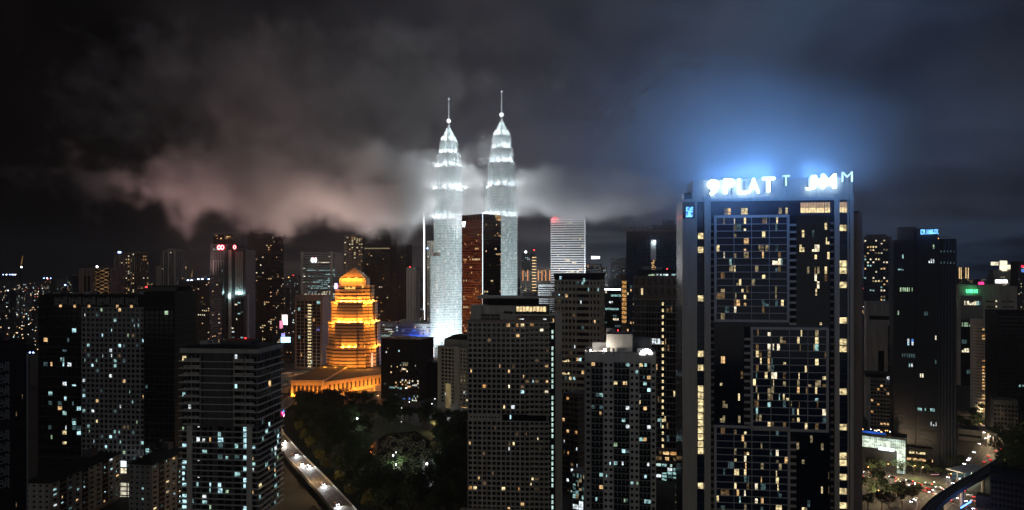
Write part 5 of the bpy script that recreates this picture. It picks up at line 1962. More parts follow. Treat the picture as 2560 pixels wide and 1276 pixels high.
MB().box(B.u(2488), B.u(2518), -1.2, -.5, B.z(708), B.z(700)).build('lit_band', 'sign_white', B.root)
B.block('concrete_grey', B.u(2484), W, B.H, B.z(675), 3, 30, 'crown_wall')
B.finish()
B = office('far_block', 'far block at the right edge with red and blue roof signs', 'tower', 2545, 2000, 2600, 1990, 655, 40, 'concrete_dark', 10, 4.2, .5, .5, .15, PAL_YEL)
MB().box(B.u(2553), B.u(2575), -1.5, -.5, B.z(669), B.z(664)).build('sign_box', 'sign_red', B.root)
MB().box(B.u(2553), B.u(2575), -1.5, -.5, B.z(681), B.z(673)).build('sign_box', 'lit_blue', B.root)
B.finish()
B = office('far_block', 'far pair of gold-lined towers just right of the black glass tower', 'tower', 2396, 2600, 2422, 2590, 672, 30, 'concrete_dark', 5, 4.2, .5, .5, .2, PAL_YEL)
for q in (.08, .25, .72, .95):
    MB().box(B.W * q - .9, B.W * q + .9, -1.5, -.5, B.z(697), B.z(669)).build('light_line', 'ring_gold', B.root)
B.finish()
MB().box(-30, 30, -1, 1, -1.5, 1.5).build('sky_bar_light', 'far_bright') if False else None

# bright mall front
B = Bld('mall_front', 'shopping mall wrapped in a glowing white-green L-shaped facade', 'mall', 2140, 524, 2264, 506, 1094, 14)
W = B.W
B.block('cladding_dark')
glow('mall_panel', (.86, 1.0, .80), 1.05, .45, (.35, .35, .5))
glow('mall_panel_dim', (.80, 1.0, .86), .6, .5, (.35, .35, .5))
for i in range(26):
    for j in range(4):
        a = W * i / 26
        B.pane('F', a, B.z(1122) + j * 2.15, W / 26 - .12, 2.0, 'mall_panel' if j < 3 else 'mall_panel_dim', .1)
for j in range(10):
    for i in range(3):
        B.pane('F', W - 5.6 + i * 1.85, B.z(1122) - 2.2 - j * 2.2, 1.75, 2.1, 'mall_panel' if j < 6 else 'mall_panel_dim', .1)
MB().box(-.3, W + .3, -.9, 14, B.z(1094), B.z(1088)).build('roof_edge', 'cladding_dark', B.root)
glow('roof_blue', (.04, .18, .9), .5, .5, (.2, .2, .2))
MB().box(0, W * .6, 2, 2.3, B.z(1088), B.z(1083)).build('roof_light_line', 'roof_blue', B.root)
for i in range(14):
    MB().ball((W * R.random() * .85, R.uniform(3, 12), B.z(1086) + R.uniform(.8, 2)), .28, 6, 5).build('terrace_lamp', R.choice(['beacon_white', 'beacon_amber', 'beacon_amber']), B.root)
B.finish()
top_text(B, 'OooCoocoo', 2196, 2236, 1117, 1125, 'sign_bluewhite', 'blue-white lettered sign on the mall front', .05, -.6) if glow('sign_bluewhite', (.72, .86, 1.0), 5.0) else None
lamp('mall_light', B.root.matrix_basis @ Vector((W * .85, -8, 14)), 5000, (.85, 1.0, .85), 2.0)
# low blocks along the junction
B = office('low_block', 'dark low office with pale floor bands at the foot of the black glass tower', 'building', 2396, 610, 2455, 600, 1078, 20, 'concrete_dark', 1, 3.3, .96, .45, .0, PAL_OFF)
B.finish()
B = office('low_block', 'small beige tower stub behind the junction trees', 'building', 2404, 660, 2420, 655, 1048, 10, 'cladding_beige', 2, 3.3, .2, .3, .0, PAL_OFF)
B.finish()
B = office('low_block', 'black foreground block in the lower right corner', 'building', 2476, 430, 2640, 411, 1200, 24, 'cladding_dark', 16, 3.4, .6, .5, .0, PAL_OFF)
B.block('cladding_dark', B.u(2440), B.u(2476), -1, B.z(1258), 1, 10, 'annexe')
B.finish()

# low-rise quarter between the slab condominium and the amber tower
for k, (x0, x1, yt, Y, D, wall, lab) in enumerate((
        (680, 728, 944, 905, 40, 'concrete_white', 'low white flat-roofed hall left of the amber podium'),
        (684, 720, 972, 850, 26, 'concrete_pale', 'low pale hall with a ribbed roof below the white hall'),
        (938, 972, 968, 860, 26, 'concrete_pale', 'pale windowless cube in front of the amber tower podium'),
        (700, 733, 868, 1130, 30, 'cladding_dark', 'dark low shop block under the neon lights'),
        (806, 822, 830, 1100, 20, 'cladding_dark', 'unlit narrow block between the framed slab and the amber tower'))):
    B = office('low_block', lab, 'building', x0, Y, x1, Y - 6, yt, D, wall, 8, 4.0, .5, .4, .12, PAL_WARM)
    roof_box(B, .2, .6, 3, wall)
    B.finish()
B = office('blue_mall', 'mall washed in blue light at the foot of the first twin tower', 'mall', 985, 1190, 1076, 1180, 812, 50, 'concrete_grey', 18, 5, .5, .5, .30, ['lit_blue', 'lit_white', 'lit_cyan', 'dim_warm', 'lit_warm'])
roof_box(B, .1, .5, 7, 'concrete_grey')
for k in range(7):
    lamp('floodlight', B.root.matrix_basis @ Vector((B.W * (k + .5) / 7, -9, 6)), 8000, (.02, .12, 1.0), 1.0)
    if k > 2:
        lamp('floodlight', B.root.matrix_basis @ Vector((B.W * (k + .5) / 7, -6, B.H - 22)), 4500, (.02, .12, 1.0), 1.0)
B.finish()
B = office('far_block', 'flat hazy office with lit bands between the amber tower and the blue mall', 'office', 938, 1420, 985, 1410, 808, 30, 'concrete_grey', 10, 4, .8, .45, .2, PAL_OFF, run=.6)
B.finish()

# illuminated boards in the streets: each one its own panel on posts
BOARDS = [
    (712, 800, 900 + 190, 9, 16, (1.0, .85, .8), 2.0, 'white glaring street board high in the neon street left of the framed slab'),
    (703, 812, 1080, 5, 12, (1.0, .3, .5), 1.2, 'pink street board beside the glaring white board'),
    (714, 850, 1000, 14, 8, (.45, .8, 1.0), 2.6, 'cyan-white street screen below the neon street'),
    (708, 838, 1010, 5, 5, (.3, .3, 1.0), 1.8, 'small blue street sign above the cyan-white screen'),
    (944, 888, 990, 6, 10, (.85, .95, 1.0), 3.0, 'white street screen right of the amber tower'),
    (929, 902, 960, 4, 22, (1.0, .45, .25), 1.6, 'tall orange-pink banner light right of the amber tower'),
    (1068, 880, 1080, 5, 26, (1.0, .82, .82), 2.2, 'tall white-pink light panel at the foot of the first twin tower'),
    (1079, 884, 1090, 8, 20, (1.0, .88, .90), 2.4, 'broad white light panel at the foot of the first twin tower'),
    (1056, 888, 1075, 4, 22, (.9, .95, 1.0), 1.8, 'narrow cool white light panel beside the blue mall'),
    (2337, 1194, 505, 6.2, 4.4, (1.0, .45, .58), 1.25, 'pink-white billboard above the junction'),
]
for k, (px, py, Y, w, h, col, st, lab) in enumerate(BOARDS):
    p = P(px, py, Y)
    o_ = thing('street_board', lab, 'billboard', (p.x, p.y, 0))
    nm_ = 'board_%d' % k
    glow(nm_, col, st, .35, (.4, .4, .3))
    MB().box(-w / 2, w / 2, -.15, .15, p.z - h / 2, p.z + h / 2).build('panel', nm_, o_)
    MB().box(-w / 2 - .2, w / 2 + .2, .16, .5, p.z - h / 2 - .2, p.z + h / 2 + .2).build('backing', 'metal_dark', o_)
    for q in (-.3, .3):
        MB().tube((w * q, .4, 0), (w * q, .4, p.z), .2).build('post', 'metal_dark', o_)
    lamp('board_light', (p.x, p.y - 4, p.z), 2500 * st if k < 9 else 900, col, 1.0)
# the round neon sign by the flyover
o_ = thing('neon_sign', 'round red and blue neon sign on a pole beside the flyover', 'sign', (*P(699, 1036, 560).to_2d(), 0))
p = P(699, 1036, 560)
for k, (nm_, col) in enumerate((('neon_red', (1.0, .03, .22)), ('neon_blue', (.15, .35, 1.0)), ('neon_white', (1.0, .7, .9)))):
    glow(nm_, col, 2.6)
rn = random.Random(5)
for k in range(26):
    t = rn.uniform(0, 6.28)
    r0 = rn.uniform(.5, 5.4)
    a = Vector((r0 * .75 * math.cos(t), -.1, p.z + r0 * math.sin(t)))
    t2 = t + rn.uniform(.3, .8)
    c = Vector((r0 * .75 * math.cos(t2), -.1, p.z + r0 * math.sin(t2)))
    MB().tube(a, c, .3, None, 5).build('neon_tube', 'neon_red' if a.z < p.z + 1.5 and k % 4 else ('neon_blue' if k % 2 else 'neon_white'), o_)
MB().tube((0, .3, 0), (0, .3, p.z + 5), .35, .25, 8).build('pole', 'metal_dark', o_)

# ------------------------------------------------------------------ far city: scattered towers, then the carpet of lights
rf = random.Random(21)
FG = 'scattered small buildings on the hazy horizon'
far_cols = [(20, 728, 2600), (52, 742, 2200), (120, 700, 3000), (150, 720, 2600), (175, 690, 2400), (345, 700, 2600), (360, 720, 2200), (450, 690, 2800), (690, 700, 2600), (706, 720, 2000), (722, 695, 2900), (735, 690, 3100), (1044, 690, 2500),
            (1050, 730, 2000), (1310, 700, 2400), (1510, 668, 2600), (1545, 690, 2200), (2222, 700, 2200), (2228, 680, 3200), (2400, 706, 3300), (2430, 700, 3600), (2455, 698, 4000), (2470, 703, 3400), (2548, 700, 3000)]
for k, (px, yt, Y) in enumerate(far_cols):
    w = rf.uniform(8, 22)
    B = office('distant_block', 'small dim distant block with scattered lights low on the hazy horizon', 'building', px - w / 2, Y, px + w / 2, Y - 4, yt, 26, rf.choice(['concrete_dark', 'concrete_grey', 'cladding_blue']), max(3, int(w / 3)), 4.5, .55, .5, rf.uniform(.06, .22), PAL_MIX, par=False)
    B.root['group'] = FG
    if rf.random() < .4:
        B.beacon(B.W * .4, 2, B.H + .5, rf.choice(['blue', 'white', 'amber', 'red']), 1.6)
    B.finish()
lowb = MB()
for k in range(1500):
    Y = rf.uniform(900, 6500)
    X = rf.uniform(-.80, .80) * Y
    px, gy = 1280 + X * F / Y, HZ + CH * F / Y
    if 500 < px < 2200 and Y < 1350:
        continue
    if Y < 1000 and px > 2150:
        continue
    w, d, h = rf.uniform(10, 40), rf.uniform(10, 30), rf.choice((6, 8, 10, 14, 20, 32)) * rf.uniform(.7, 1.3)
    lowb.box(X - w / 2, X + w / 2, Y, Y + d, -1, h)
o_ = lowb.build('distant_rooftops', 'concrete_dark', kind='stuff')
tag(o_, 'mass of dark low rooftops spreading to the horizon', 'rooftops')
pts_ = MB()
LK = ['city_warm', 'city_white', 'city_cool', 'city_red']
for nm_, col, st in zip(LK, ((1.0, .60, .25), (1.0, .9, .75), (.65, .92, 1.0), (1.0, .1, .08)), (2.2, 2.4, 2.0, 2.0)):
    glow(nm_, col, st)
for k in range(4200):
    Y = 1000 * (7.0 ** rf.random())
    X = rf.uniform(-.78, .80) * Y
    px = 1280 + X * F / Y
    if 450 < px < 2200 and Y < 1300:
        continue
    if px > 2150 and Y < 1100:
        continue
    # lights gather along streets
    if rf.random() < .6:
        X = round(X / 260) * 260 + rf.uniform(-14, 14)
    s_ = rf.uniform(.35, .8) * (Y / 1500) ** .75
    z = rf.choice((5, 7, 9, 12, 16, 22, 30)) * rf.uniform(.6, 1.4)
    c = rf.choices((0, 1, 2, 3), (5, 4, 3, .5))[0]
    pts_.box(X - s_, X + s_, Y - s_, Y + s_, z - s_, z + s_, c)
o_ = pts_.build('city_lights', LK, kind='stuff')
tag(o_, 'carpet of tiny street and window lights reaching the horizon', 'city lights')


# ------------------------------------------------------------------ street lamps, cars, trees
def street_lamp(label, p, h, col='beacon_white', e=3000, lc=(1, .92, .8), r=.4, group=None, arm=1.6, rz=0.0):
    o_ = thing('street_lamp', label, 'street lamp', p, rz, group)
    MB().tube((0, 0, 0), (0, 0, h), .12, .07, 6).build('pole', 'metal_dark', o_)
    if arm:
        MB().tube((0, 0, h), (arm, 0, h + .3), .06, .05, 5).build('arm', 'metal_dark', o_)
    MB().ball((arm, 0, h + (.2 if arm else r)), r, 8, 6, 0, .7 if arm else 1.0).build('lamp_head', col, o_)
    if e:
        lamp('street_light', Vector(p) + Vector((arm * math.cos(rz), arm * math.sin(rz), h - .6)), e, lc, .35)
    return o_


for k, (px, py, h, e, lab) in enumerate(((893, 1072, 9, 4200, 'bright globe lamp among the dark trees, nearest the amber podium'), (983, 1160, 6, 6000, 'bright globe lamp on the left shore of the lily pond'), (990, 1148, 5, 4000, 'small globe lamp on the boardwalk bend beside the pond'), (1067, 1188, 7.5, 9000, 'bright globe lamp on the right shore of the lily pond'))):
    street_lamp(lab, G(px, py), h, 'beacon_white', e, (.80, 1.0, .74), (.75, .55, .35, .8)[k], None, 0)
PG = 'small white lamps along the dark park paths'
for (px, py) in ((848, 1042), (935, 1043), (1107, 1170), (938, 1030), (905, 1070), (976, 1060), (1003, 1066), (1130, 1092)):
    street_lamp('small white path lamp glinting between the dark park trees', G(px, py), 4, 'beacon_white', 160, (.8, .95, 1.0), .22, PG, 0)
SG = 'white street lamps along the lane before the stepped condominium'
for (px, py) in ((1020, 1024), (1050, 1030), (1076, 1029), (1108, 1068), (1125, 1070), (1142, 1074), (1168, 1080), (1084, 1016), (1000, 1040)):
    street_lamp('white street lamp on the lane before the stepped condominium', G(px, py), 8, 'beacon_white', 500, (.9, .97, 1.0), .42, SG)
lamp('street_light', G(1085, 1062, 8), 3500, (1.0, .7, .35), .5)
FGP = 'unlit lamp posts along the flyover parapet'
for i in range(6, len(FLY) - 6, 8):
    q = offset(FLY, -6.0)[i]
    o_ = street_lamp('slim lamp post leaning over the flyover', q, 9, 'beacon_amber', 9000, (1.0, .66, .34), .16, 'lamp posts along the flyover', 2.4, math.radians(160))
JG = 'amber street lamps around the junction'
for (px, py) in ((2165, 1200), (2215, 1192), (2282, 1196), (2302, 1200), (2240, 1232), (2190, 1262), (2330, 1240), (2372, 1218), (2465, 1120), (2485, 1140), (2528, 1115), (2545, 1150), (2505, 1090), (2448, 1085), (2448, 1040), (2470, 1040), (2180, 1230), (2350, 1270)):
    street_lamp('amber street lamp beside the junction roads', G(px, py), 9, 'beacon_amber' if (px + py) % 3 else 'beacon_white', 7500, (1.0, .74, .42), .30, JG)
AG = 'street lamps in the glowing avenue right of the amber tower'
for k in range(8):
    q = AVENUE[min(len(AVENUE) - 1, k * 2)]
    street_lamp('street lamp in the glowing avenue right of the amber tower', (q.x + (6 if k % 2 else -6), q.y, 0), 9, 'beacon_white' if k % 2 else 'beacon_amber', 4500, (1.0, .7, .5), .5, AG)


# cars
mat('car_silver', (.42, .43, .45), .3, .1, 1, .5, .4)
mat('car_black', (.015, .015, .017), .25, .1, 1)
mat('car_white', (.7, .7, .68), .3, .1, 1)
mat('car_red', (.35, .02, .02), .3, .1, 1)
mat('rubber', (.02, .02, .02), .9)
glow('headlight', (.92, .93, 1.0), 22.0)
glow('taillight', (1.0, .03, .03), 9.0)
CAR = {}


def car_parts():
    prof = [(-2.15, .35), (-2.2, .8), (-1.75, .95), (-1.05, 1.42), (.55, 1.45), (1.2, .98), (2.05, .85), (2.2, .55), (2.15, .35)]
    b = MB()
    n_ = len(prof)
    b.v = [(x, -.88 if z < 1.2 else -.68, z) for x, z in prof] + [(x, .88 if z < 1.2 else .68, z) for x, z in prof]
    b.f = [tuple(range(n_ - 1, -1, -1)), tuple(range(n_, 2 * n_))] + [(k, (k + 1) % n_, n_ + (k + 1) % n_, n_ + k) for k in range(n_)]
    b.m = [0] * len(b.f)
    CAR['body'] = b.mesh('body', 'car_silver')
    w_ = MB()
    for s_ in (-1, 1):
        w_.quad((-1.0, s_ * .80, 1.02), (1.0, s_ * .80, 1.02), (.5, s_ * .715, 1.38), (-.95, s_ * .715, 1.38))
    w_.quad((1.17, -.7, 1.03), (1.17, .7, 1.03), (.60, .62, 1.42), (.60, -.62, 1.42))
    CAR['windows'] = w_.mesh('windscreen', 'glass_black')
    CAR['wheel'] = MB().tube((0, -.12, 0), (0, .12, 0), .32, .32, 10).mesh('wheel', 'rubber')
    CAR['headlight'] = MB().box(2.08, 2.24, -.22, .22, .55, .82).mesh('headlight', 'headlight')
    CAR['taillight'] = MB().box(-2.26, -2.12, -.2, .2, .6, .88).mesh('taillight', 'taillight')


car_parts()


def car(label, p, rz, paint, group, lights=True, beam_e=0):
    o_ = thing('car', label, 'car', p, rz, group)
    b = link('body', CAR['body'], o_)
    b.material_slots[0].link = 'OBJECT'
    b.material_slots[0].material = MATS[paint]
    link('windscreen', CAR['windows'], o_)
    for x in (-1.35, 1.4):
        for y in (-.78, .78):
            link('wheel', CAR['wheel'], o_).location = (x, y, .32)
    for y in (-.6, .6):
        link('headlight', CAR['headlight'], o_).location = (0, y, 0)
        link('taillight', CAR['taillight'], o_).location = (0, y, 0)
    if beam_e:
        m_ = Matrix.Translation(p) @ Matrix.Rotation(rz, 4, 'Z')
        lamp('headlamp_beam', m_ @ Vector((2.6, 0, 1.5)), beam_e, (.90, .95, 1.0), .25, 130, m_ @ Vector((9, 0, -1.2)), .8)
    return o_


def on_path(path, px_y, d):
    """place on a path nearest to a photo row, shifted d to the side; returns point and heading towards the camera"""
    best = min(range(1, len(path) - 1), key=lambda i: abs(HZ + (CH - path[i].z) * F / path[i].y - px_y))
    i = best
    t = (path[i - 1] - path[i + 1]).normalized()
    q = offset(path, d)[i]
    # refine along the tangent
    for _ in range(4):
        err = px_y - (HZ + (CH - q.z) * F / q.y)
        q = q + t * (err * q.y * q.y / (-(CH - q.z) * F)) / (t.y if abs(t.y) > .2 else .2)
    return q, math.atan2(t.y, t.x)


for k, (row, d, lab, pt) in enumerate(((1104, 1.2, 'car with headlights on, farthest along the flyover', 'car_silver'), (1113, -1.8, 'car with headlights on, second farthest along the flyover', 'car_white'), (1138, 1.4, 'car with headlights on, third from the far end of the flyover', 'car_black'),
                                       (1161, -.6, 'car with headlights on, left of a pair abreast on the flyover', 'car_silver'), (1166, 2.8, 'car with headlights on, right of a pair abreast on the flyover', 'car_black'),
                                       (1212, .4, 'car with headlights on, second nearest on the flyover', 'car_white'), (1262, -1.6, 'car with warm headlights, nearest on the flyover', 'car_silver'))):
    q, rz = on_path(FLY, row, d)
    q.z = 9.02
    car(lab, q, rz, pt, 'cars on the flyover', True, 7500)
rc = random.Random(11)
SPOTS = []
CG = 'cars queued through the junction'
for rd, wd, n_ in ((ROAD_A, 13, 60), (ROAD_B, 11, 60), (ROAD_C, 8, 24)):
    for k in range(n_):
        i = rc.randrange(1, len(rd) - 1)
        f_ = rc.random()
        d = rc.choice((-.75, -.45, -.2, .2, .45, .75)) * wd
        a, c = offset(rd, d)[i - 1], offset(rd, d)[i]
        q = a.lerp(c, f_)
        t = (c - a).normalized() * (1 if d > 0 else -1)
        q.z = .05
        if any((o2 - q).length < 5.2 for o2 in SPOTS):
            continue
        if not (2150 < 1280 + q.x * F / q.y < 2560):
            continue
        SPOTS.append(q)
        car('small car with its lights on in the junction traffic', q, math.atan2(t.y, t.x), rc.choice(['car_silver', 'car_black', 'car_white', 'car_red']), CG, True, 500 if k % 4 == 0 else 0)
lamp('traffic_glow', G(2330, 1255, 9), 5200, (1.0, .30, .30), 1.0)

# elevated rail guideway that curls over the junction
RAIL = smooth([Vector((*G(2300, 1310, 14).to_2d(), 14)), Vector((*G(2335, 1262, 14).to_2d(), 14)), Vector((*G(2390, 1222, 14).to_2d(), 14)), Vector((*G(2450, 1188, 14).to_2d(), 14)), Vector((*G(2505, 1150, 14).to_2d(), 14)),
               Vector((*G(2522, 1120, 14).to_2d(), 14)), Vector((*G(2505, 1092, 14).to_2d(), 14)), Vector((*G(2455, 1068, 14).to_2d(), 14))], 8)
gw = thing('rail_guideway', 'dark elevated rail guideway curling over the junction', 'guideway', (0, 0, 0))
beam(RAIL, -3.2, 3.2, -1.6, 0.0).build('deck', 'concrete_dark', gw)
for d in (-3.2, 2.9):
    beam(RAIL, d, d + .3, 0, 1.1).build('parapet', 'concrete_dark', gw)
for d in (-1.0, .9):
    beam(RAIL, d, d + .12, .01, .18).build('rail', 'metal_pale', gw)
for i in range(4, len(RAIL), 7):
    q = RAIL[i]
    MB().tube((q.x, q.y, 0), (q.x, q.y, 12.5), 1.1, 1.1, 10).build('column', 'concrete_grey', gw)
stn = thing('rail_station', 'low pale-roofed station hall below the dark guideway', 'station', G(2420, 1200), math.radians(25))
MB().box(-14, 14, -5, 7, 7.5, 8.2).build('roof', 'panel_white', stn)
for x in (-12, -4, 4, 12):
    MB().tube((x, 0, 0), (x, 0, 7.5), .4).build('column', 'metal_pale', stn)
MB().box(-13, 13, 3, 3.4, 1, 6.5).build('glass_screen', 'dim_teal', stn)
lamp('station_light', stn.matrix_basis @ Vector((0, -2, 6.5)), 4200, (.85, 1.0, .75), 1.0)
glow('blue_strip', (.10, .28, 1.0), 5.0)
st = thing('blue_light_strip', 'long electric blue light strip under the guideway', 'light strip', G(2415, 1262, 6), math.atan2(*(lambda a_: (a_.y, a_.x))(G(2432, 1236, 6) - G(2396, 1258, 6))))
MB().box(-9, 9, -.25, .25, -.3, .3).build('tube_light', 'blue_strip', st)
MB().box(-9.3, 9.3, .3, .6, -.5, .5).build('housing', 'metal_dark', st)
for x in (-8, 8):
    MB().tube((x, .45, -6), (x, .45, -.3), .15).build('post', 'metal_dark', st)
lamp('strip_light', st.matrix_basis @ Vector((0, -2, -1)), 4200, (.15, .32, 1.0), 1.0)

# trees
mat('leaf_green', (.028, .048, .016), .7, .5, .6)
mat('leaf_lamplit', (.16, .15, .03), .7, .4, .6)  # yellow lamplight put into the leaf colour


def tree_mesh(seed, h, rad, n, leaf):
    r_ = random.Random(seed)
    t = MB()
    t.tube((0, 0, 0), (.1, .1, h * .42), h * .028, h * .017, 7)
    tips = []
    for k in range(7):
        a = k * 2.4 + r_.random()
        z0 = h * r_.uniform(.30, .44)
        e = Vector((rad * .62 * math.cos(a), rad * .62 * math.sin(a), h * r_.uniform(.55, .86)))
        t.tube((.08, .08, z0), tuple(e), h * .012, h * .004, 5)
        tips.append(e)
    tips.append(Vector((0, 0, h * .88)))
    clumps = [(e, rad * r_.uniform(.30, .52)) for e in tips for _ in (0, 1)]
    clumps = [(e + Vector((r_.gauss(0, rad * .22), r_.gauss(0, rad * .22), r_.gauss(0, h * .06))), q) for e, q in clumps]
    c = MB()
    for k in range(n):
        e, q = r_.choice(clumps)
        d = Vector((r_.gauss(0, 1), r_.gauss(0, 1), r_.gauss(0, .75))).normalized() * q * r_.random() ** .4
        p = e + d
        u = Vector((r_.gauss(0, 1), r_.gauss(0, 1), r_.gauss(0, 1))).normalized()
        w_ = u.orthogonal().normalized()
        s_ = leaf * r_.uniform(.6, 1.3)
        c.quad(tuple(p - u * s_), tuple(p + w_ * s_ * .6), tuple(p + u * s_), tuple(p - w_ * s_ * .6))
    return t, c


TREES = []
for k in range(6):
    t, c = tree_mesh(40 + k, 11.5 + 1.2 * k, 4.6 + .5 * k, 900, .55)
    TREES.append((t.mesh('trunk', 'bark'), c.mesh('crown', 'leaf_green')))
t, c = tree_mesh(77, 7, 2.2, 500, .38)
SMALL = (t.mesh('trunk', 'bark'), c.mesh('crown', 'leaf_lamplit'))


def tree(name, label, p, k, group, sc=1.0, rz=0.0):
    src = SMALL if k < 0 else TREES[k]
    o_ = thing(name, label, 'tree', p, rz, group)
    o_.scale = (sc, sc, sc)
    link('trunk', src[0], o_)
    link('crown', src[1], o_)
    return o_


rt_ = random.Random(31)


def in_pond(px, py):
    c, j = False, len(pond) - 1
    for i in range(len(pond)):
        if (pond[i][1] > py) != (pond[j][1] > py) and px < (pond[j][0] - pond[i][0]) * (py - pond[i][1]) / (pond[j][1] - pond[i][1]) + pond[i][0]:
            c = not c
        j = i
    return c


cnt = 0
tries = 0
while cnt < 270 and tries < 12000:
    tries += 1
    px, py = rt_.uniform(705, 1170), 1008 + 285 * rt_.random() ** 1.25
    if px < 712 + max(0, py - 1075) * .95 + 22 or in_pond(px, py) or in_pond(px, py + 18) or (px > 1010 and py < 1050) or (px > 940 and py < 1026):
        continue
    if abs(px - 893) < 14 and 0 < py - 1072 < 60 or (960 < px < 1085 and 1190 > py > 1180):
        continue
    tree('park_tree', 'dark leafy tree in the unlit park', G(px, py), cnt % 6, 'trees of the dark park', rt_.uniform(.85, 1.35), rt_.uniform(0, 6))
    cnt += 1
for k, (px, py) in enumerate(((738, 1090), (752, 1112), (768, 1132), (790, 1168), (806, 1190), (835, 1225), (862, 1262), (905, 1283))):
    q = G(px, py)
    tree('roadside_tree', 'small tree lit yellow by the flyover lamps', (q.x + 3, q.y, 4.5), -1, 'small lit trees beside the flyover', rt_.uniform(.9, 1.25), k)
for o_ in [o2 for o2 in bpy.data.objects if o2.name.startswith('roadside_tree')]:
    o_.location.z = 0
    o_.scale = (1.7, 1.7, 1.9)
for (px, py, sc) in ((2192, 1238, 1.3), (2212, 1248, .9), (2178, 1190, 1.1), (2282, 1260, 1.1), (2262, 1250, .8), (2295, 1242, .8), (2222, 1268, .9), (2245, 1190, .8), (2300, 1180, .6), (2170, 1275, 1.0), (2262, 1186, .7), (2285, 1182, .7), (2415, 1085, 1.2), (2440, 1075, 1.2), (2400, 1068, 1.1), (2430, 1050, 1.2), (2455, 1042, 1.0), (2205, 1182, .9), (2320, 1186, .6), (2345, 1190, .6), (2255, 1268, 1.1), (2240, 1256, .9), (2205, 1276, 1.2), (2385, 1178, .8), (2400, 1168, .9), (2170, 1250, 1.0)):
    tree('street_tree', 'leafy street tree beside the junction roads', G(px, py), rt_.randrange(6), 'trees around the junction', sc * .85, rt_.uniform(0, 6))
for k in range(26):
    px, py = rt_.uniform(2530, 2640), rt_.uniform(1085, 1240)
    tree('hillside_tree', 'dark tree massed on the unlit slope at the right edge', G(px, py, 0), rt_.randrange(6), 'dark trees at the right edge', rt_.uniform(1.2, 1.9), rt_.uniform(0, 6))
for k in range(26):
    px, py = rt_.uniform(0, 95), rt_.uniform(880, 960)
    tree('left_tree', 'dark tree in the unlit belt beyond the left tower', G(px, py), rt_.randrange(6), 'dark tree belt on the left', rt_.uniform(1.2, 1.8), rt_.uniform(0, 6))

# construction cranes against the left sky
for (px, y0, y1, lean, lab) in ((52, 668, 640, 5, 'luffing tower crane with a bright work lamp on the far left skyline'), (478, 700, 676, 3, 'small tower crane behind the paired apartment blocks')):
    Y = 1500 if px < 100 else 1300
    a = P(px, y0, Y)
    cr = thing('tower_crane', lab, 'crane', (a.x, a.y, 0))
    MB().tube((0, 0, 0), (0, 0, a.z), .9, .9, 4).build('mast', 'metal_dark', cr)
    t = P(px + lean, y1, Y)
    MB().tube((0, 0, a.z), (t.x - a.x, 0, t.z), .8, .4, 4).build('jib', 'jib_glow', cr) if glow('jib_glow', (1.0, .55, .18), .25, .8, (.2, .2, .2)) else None  # orange light put into the jib as a glow of its own
    MB().ball((2, -1, a.z), 1.5 if px < 100 else .8, 8, 6).build('work_lamp', 'beacon_white', cr)
for k, (px, py, n_, lab) in enumerate(((8, 687, 4, 'row of four white work lights at the far left edge'), (110, 696, 3, 'row of three work lights on the left skyline'), (163, 713, 1, 'single bright bluish work light left of the lattice tower'), (30, 687, 2, 'pair of pale work lights on the far left skyline'))):
    Y = 1900
    a = P(px, py, Y)
    wl = thing('work_lights', lab, 'lights', (a.x, a.y, 0))
    MB().box(-1, n_ * 9.5 - 6, -.3, .3, a.z - 2.2, a.z - 1.4).build('gantry', 'metal_dark', wl)
    MB().tube((0, 0, 0), (0, 0, a.z - 1.5), .7).build('mast', 'metal_dark', wl)
    for i in range(n_):
        MB().ball((i * 9.2, 0, a.z), 1.3 + .8 * (n_ == 1), 8, 6).build('lamp', 'beacon_white' if i % 2 else 'beacon_blue', wl)


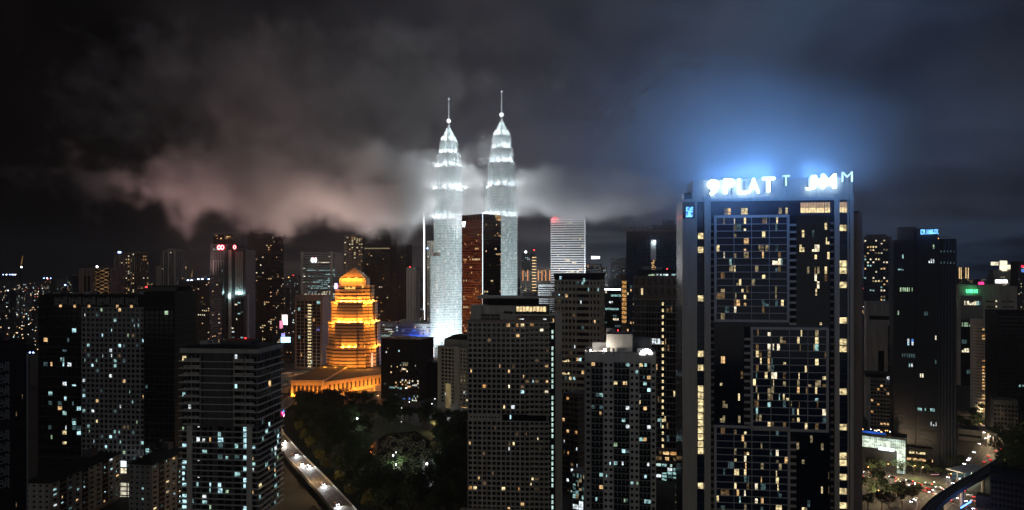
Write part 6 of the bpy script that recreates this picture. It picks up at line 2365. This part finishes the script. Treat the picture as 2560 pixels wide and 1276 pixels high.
# ------------------------------------------------------------------ low clouds and haze
def cloud_group(banks, material):
    ng = bpy.data.node_groups.new('cloud_field', 'GeometryNodeTree')
    ng.interface.new_socket('Geometry', in_out='OUTPUT', socket_type='NodeSocketGeometry')
    N, L = ng.nodes, ng.links
    out = N.new('NodeGroupOutput')
    vc = N.new('GeometryNodeVolumeCube')
    sm = N.new('GeometryNodeSetMaterial')
    pos = N.new('GeometryNodeInputPosition').outputs[0]

    def m(op, a, b=0.0):
        n = N.new('ShaderNodeMath')
        n.operation = op
        for i, x in enumerate((a, b)):
            if isinstance(x, (int, float)):
                n.inputs[i].default_value = x
            else:
                L.new(x, n.inputs[i])
        return n.outputs[0]

    def vm(op, a, b):
        n = N.new('ShaderNodeVectorMath')
        n.operation = op
        for i, x in enumerate((a, b)):
            if isinstance(x, (tuple, Vector)):
                n.inputs[i].default_value = x
            else:
                L.new(x, n.inputs[i])
        return n.outputs['Value'] if op == 'LENGTH' else n.outputs[0]

    def noise(sc, det):
        n = N.new('ShaderNodeTexNoise')
        n.inputs['Scale'].default_value = sc
        n.inputs['Detail'].default_value = det
        n.inputs['Roughness'].default_value = 0.6
        n.inputs['Distortion'].default_value = 0.3
        L.new(pos, n.inputs['Vector'])
        return n.outputs[0]
    nz = m('ADD', m('MULTIPLY', noise(1 / 70, 7), 0.8), m('MULTIPLY', noise(1 / 260, 2), 0.3))
    tot = None
    for (px, py, Y, rx, ry, rz, d, k) in banks:
        q = vm('DIVIDE', vm('SUBTRACT', pos, tuple(P(px, py, Y))), (rx, ry, rz))
        e = m('SUBTRACT', 1, vm('LENGTH', q, (0, 0, 0)))
        e = m('ADD', m('MULTIPLY', m('SUBTRACT', nz, 0.5), k), e)
        ss = N.new('ShaderNodeMapRange')
        ss.interpolation_type = 'SMOOTHSTEP'
        L.new(e, ss.inputs[0])
        ss.inputs[1].default_value = 0
        ss.inputs[2].default_value = 0.55
        ss.inputs[3].default_value = 0
        ss.inputs[4].default_value = d
        tot = ss.outputs[0] if tot is None else m('ADD', tot, ss.outputs[0])
    L.new(tot, vc.inputs['Density'])
    vc.inputs['Min'].default_value = CLOUD_MIN
    vc.inputs['Max'].default_value = CLOUD_MAX
    for ax, i in (('X', 0), ('Y', 1), ('Z', 2)):
        vc.inputs['Resolution ' + ax].default_value = int((CLOUD_MAX[i] - CLOUD_MIN[i]) / CLOUD_VOX)
    L.new(vc.outputs[0], sm.inputs[0])
    sm.inputs['Material'].default_value = material
    L.new(sm.outputs[0], out.inputs[0])
    return ng


def volume(name, col, density, aniso=0.0):
    v = bpy.data.materials.new(name)
    v.use_nodes = True
    nt = v.node_tree
    nt.nodes.clear()
    o_ = nt.nodes.new('ShaderNodeOutputMaterial')
    p = nt.nodes.new('ShaderNodeVolumePrincipled')
    p.inputs['Density'].default_value = density
    p.inputs['Color'].default_value = (*col, 1)
    p.inputs['Anisotropy'].default_value = aniso
    nt.links.new(p.outputs[0], o_.inputs['Volume'])
    return v


CLOUD_MIN, CLOUD_MAX, CLOUD_VOX = (-1050, 230, 175), (800, 1500, 640), 7.5
BANKS = [  # photo column, row, depth, radii, density, raggedness
    (1400, 478, 1165, 120, 62, 46, 2.4, 1.9),
    (1510, 490, 1190, 130, 60, 44, 1.6, 2.0),        # white bank beside the second tower
    (1175, 535, 1122, 60, 24, 30, 2.6, 2.2),         # tongue across the first tower
    (1268, 484, 1088, 40, 14, 26, 1.4, 2.2),         # thin veil across the second tower
    (760, 458, 1150, 280, 110, 62, 1.7, 4.4),        # bank over the amber tower
    (940, 510, 1140, 100, 80, 44, 1.7, 3.4),
    (740, 230, 1380, 330, 120, 130, 0.42, 5.0),      # higher brown wisps
    (1960, 240, 480, 320, 200, 85, 0.17, 4.6),       # mist over the sign
    (1890, 390, 390, 150, 90, 42, 0.26, 3.6),
]
cl = link('clouds', bpy.data.meshes.new('clouds'), None, 'stuff')
tag(cl, 'low ragged night clouds drifting past the twin towers', 'clouds')
cl.modifiers.new('cloud_field', 'NODES').node_group = cloud_group(BANKS, volume('cloud_air', (0.96, 0.96, 0.96), 0.01, 0.1))

hz = MB().box(-5200, 5200, -500, 9500, -1.5, 466).build('haze', [], kind='stuff')
hz.data.materials.append(volume('haze_air', (0.9, 0.92, 0.95), 0.00005, 0.25))
tag(hz, 'thin damp night haze over the whole city', 'haze')

# added lamps standing in for city light thrown up into the cloud
for px, py, Y, e, col in ((872, 700, 1060, 1300000, (1.0, .70, .60)), (770, 740, 1110, 800000, (1.0, .66, .58)), (650, 730, 1350, 1300000, (1.0, .64, .59)), (560, 735, 1250, 1000000, (1.0, .55, .52)), (480, 735, 1130, 400000, (1.0, .62, .58)), (1345, 720, 1350, 1500000, (.92, .94, 1.0)), (1500, 735, 1350, 2200000, (.86, .91, 1.0))):
    lamp('city_glow_fill', P(px, py, Y) , e, col, 6.0, 100, P(px - 20, 430, min(Y, 1200) if px > 1200 else 1150))
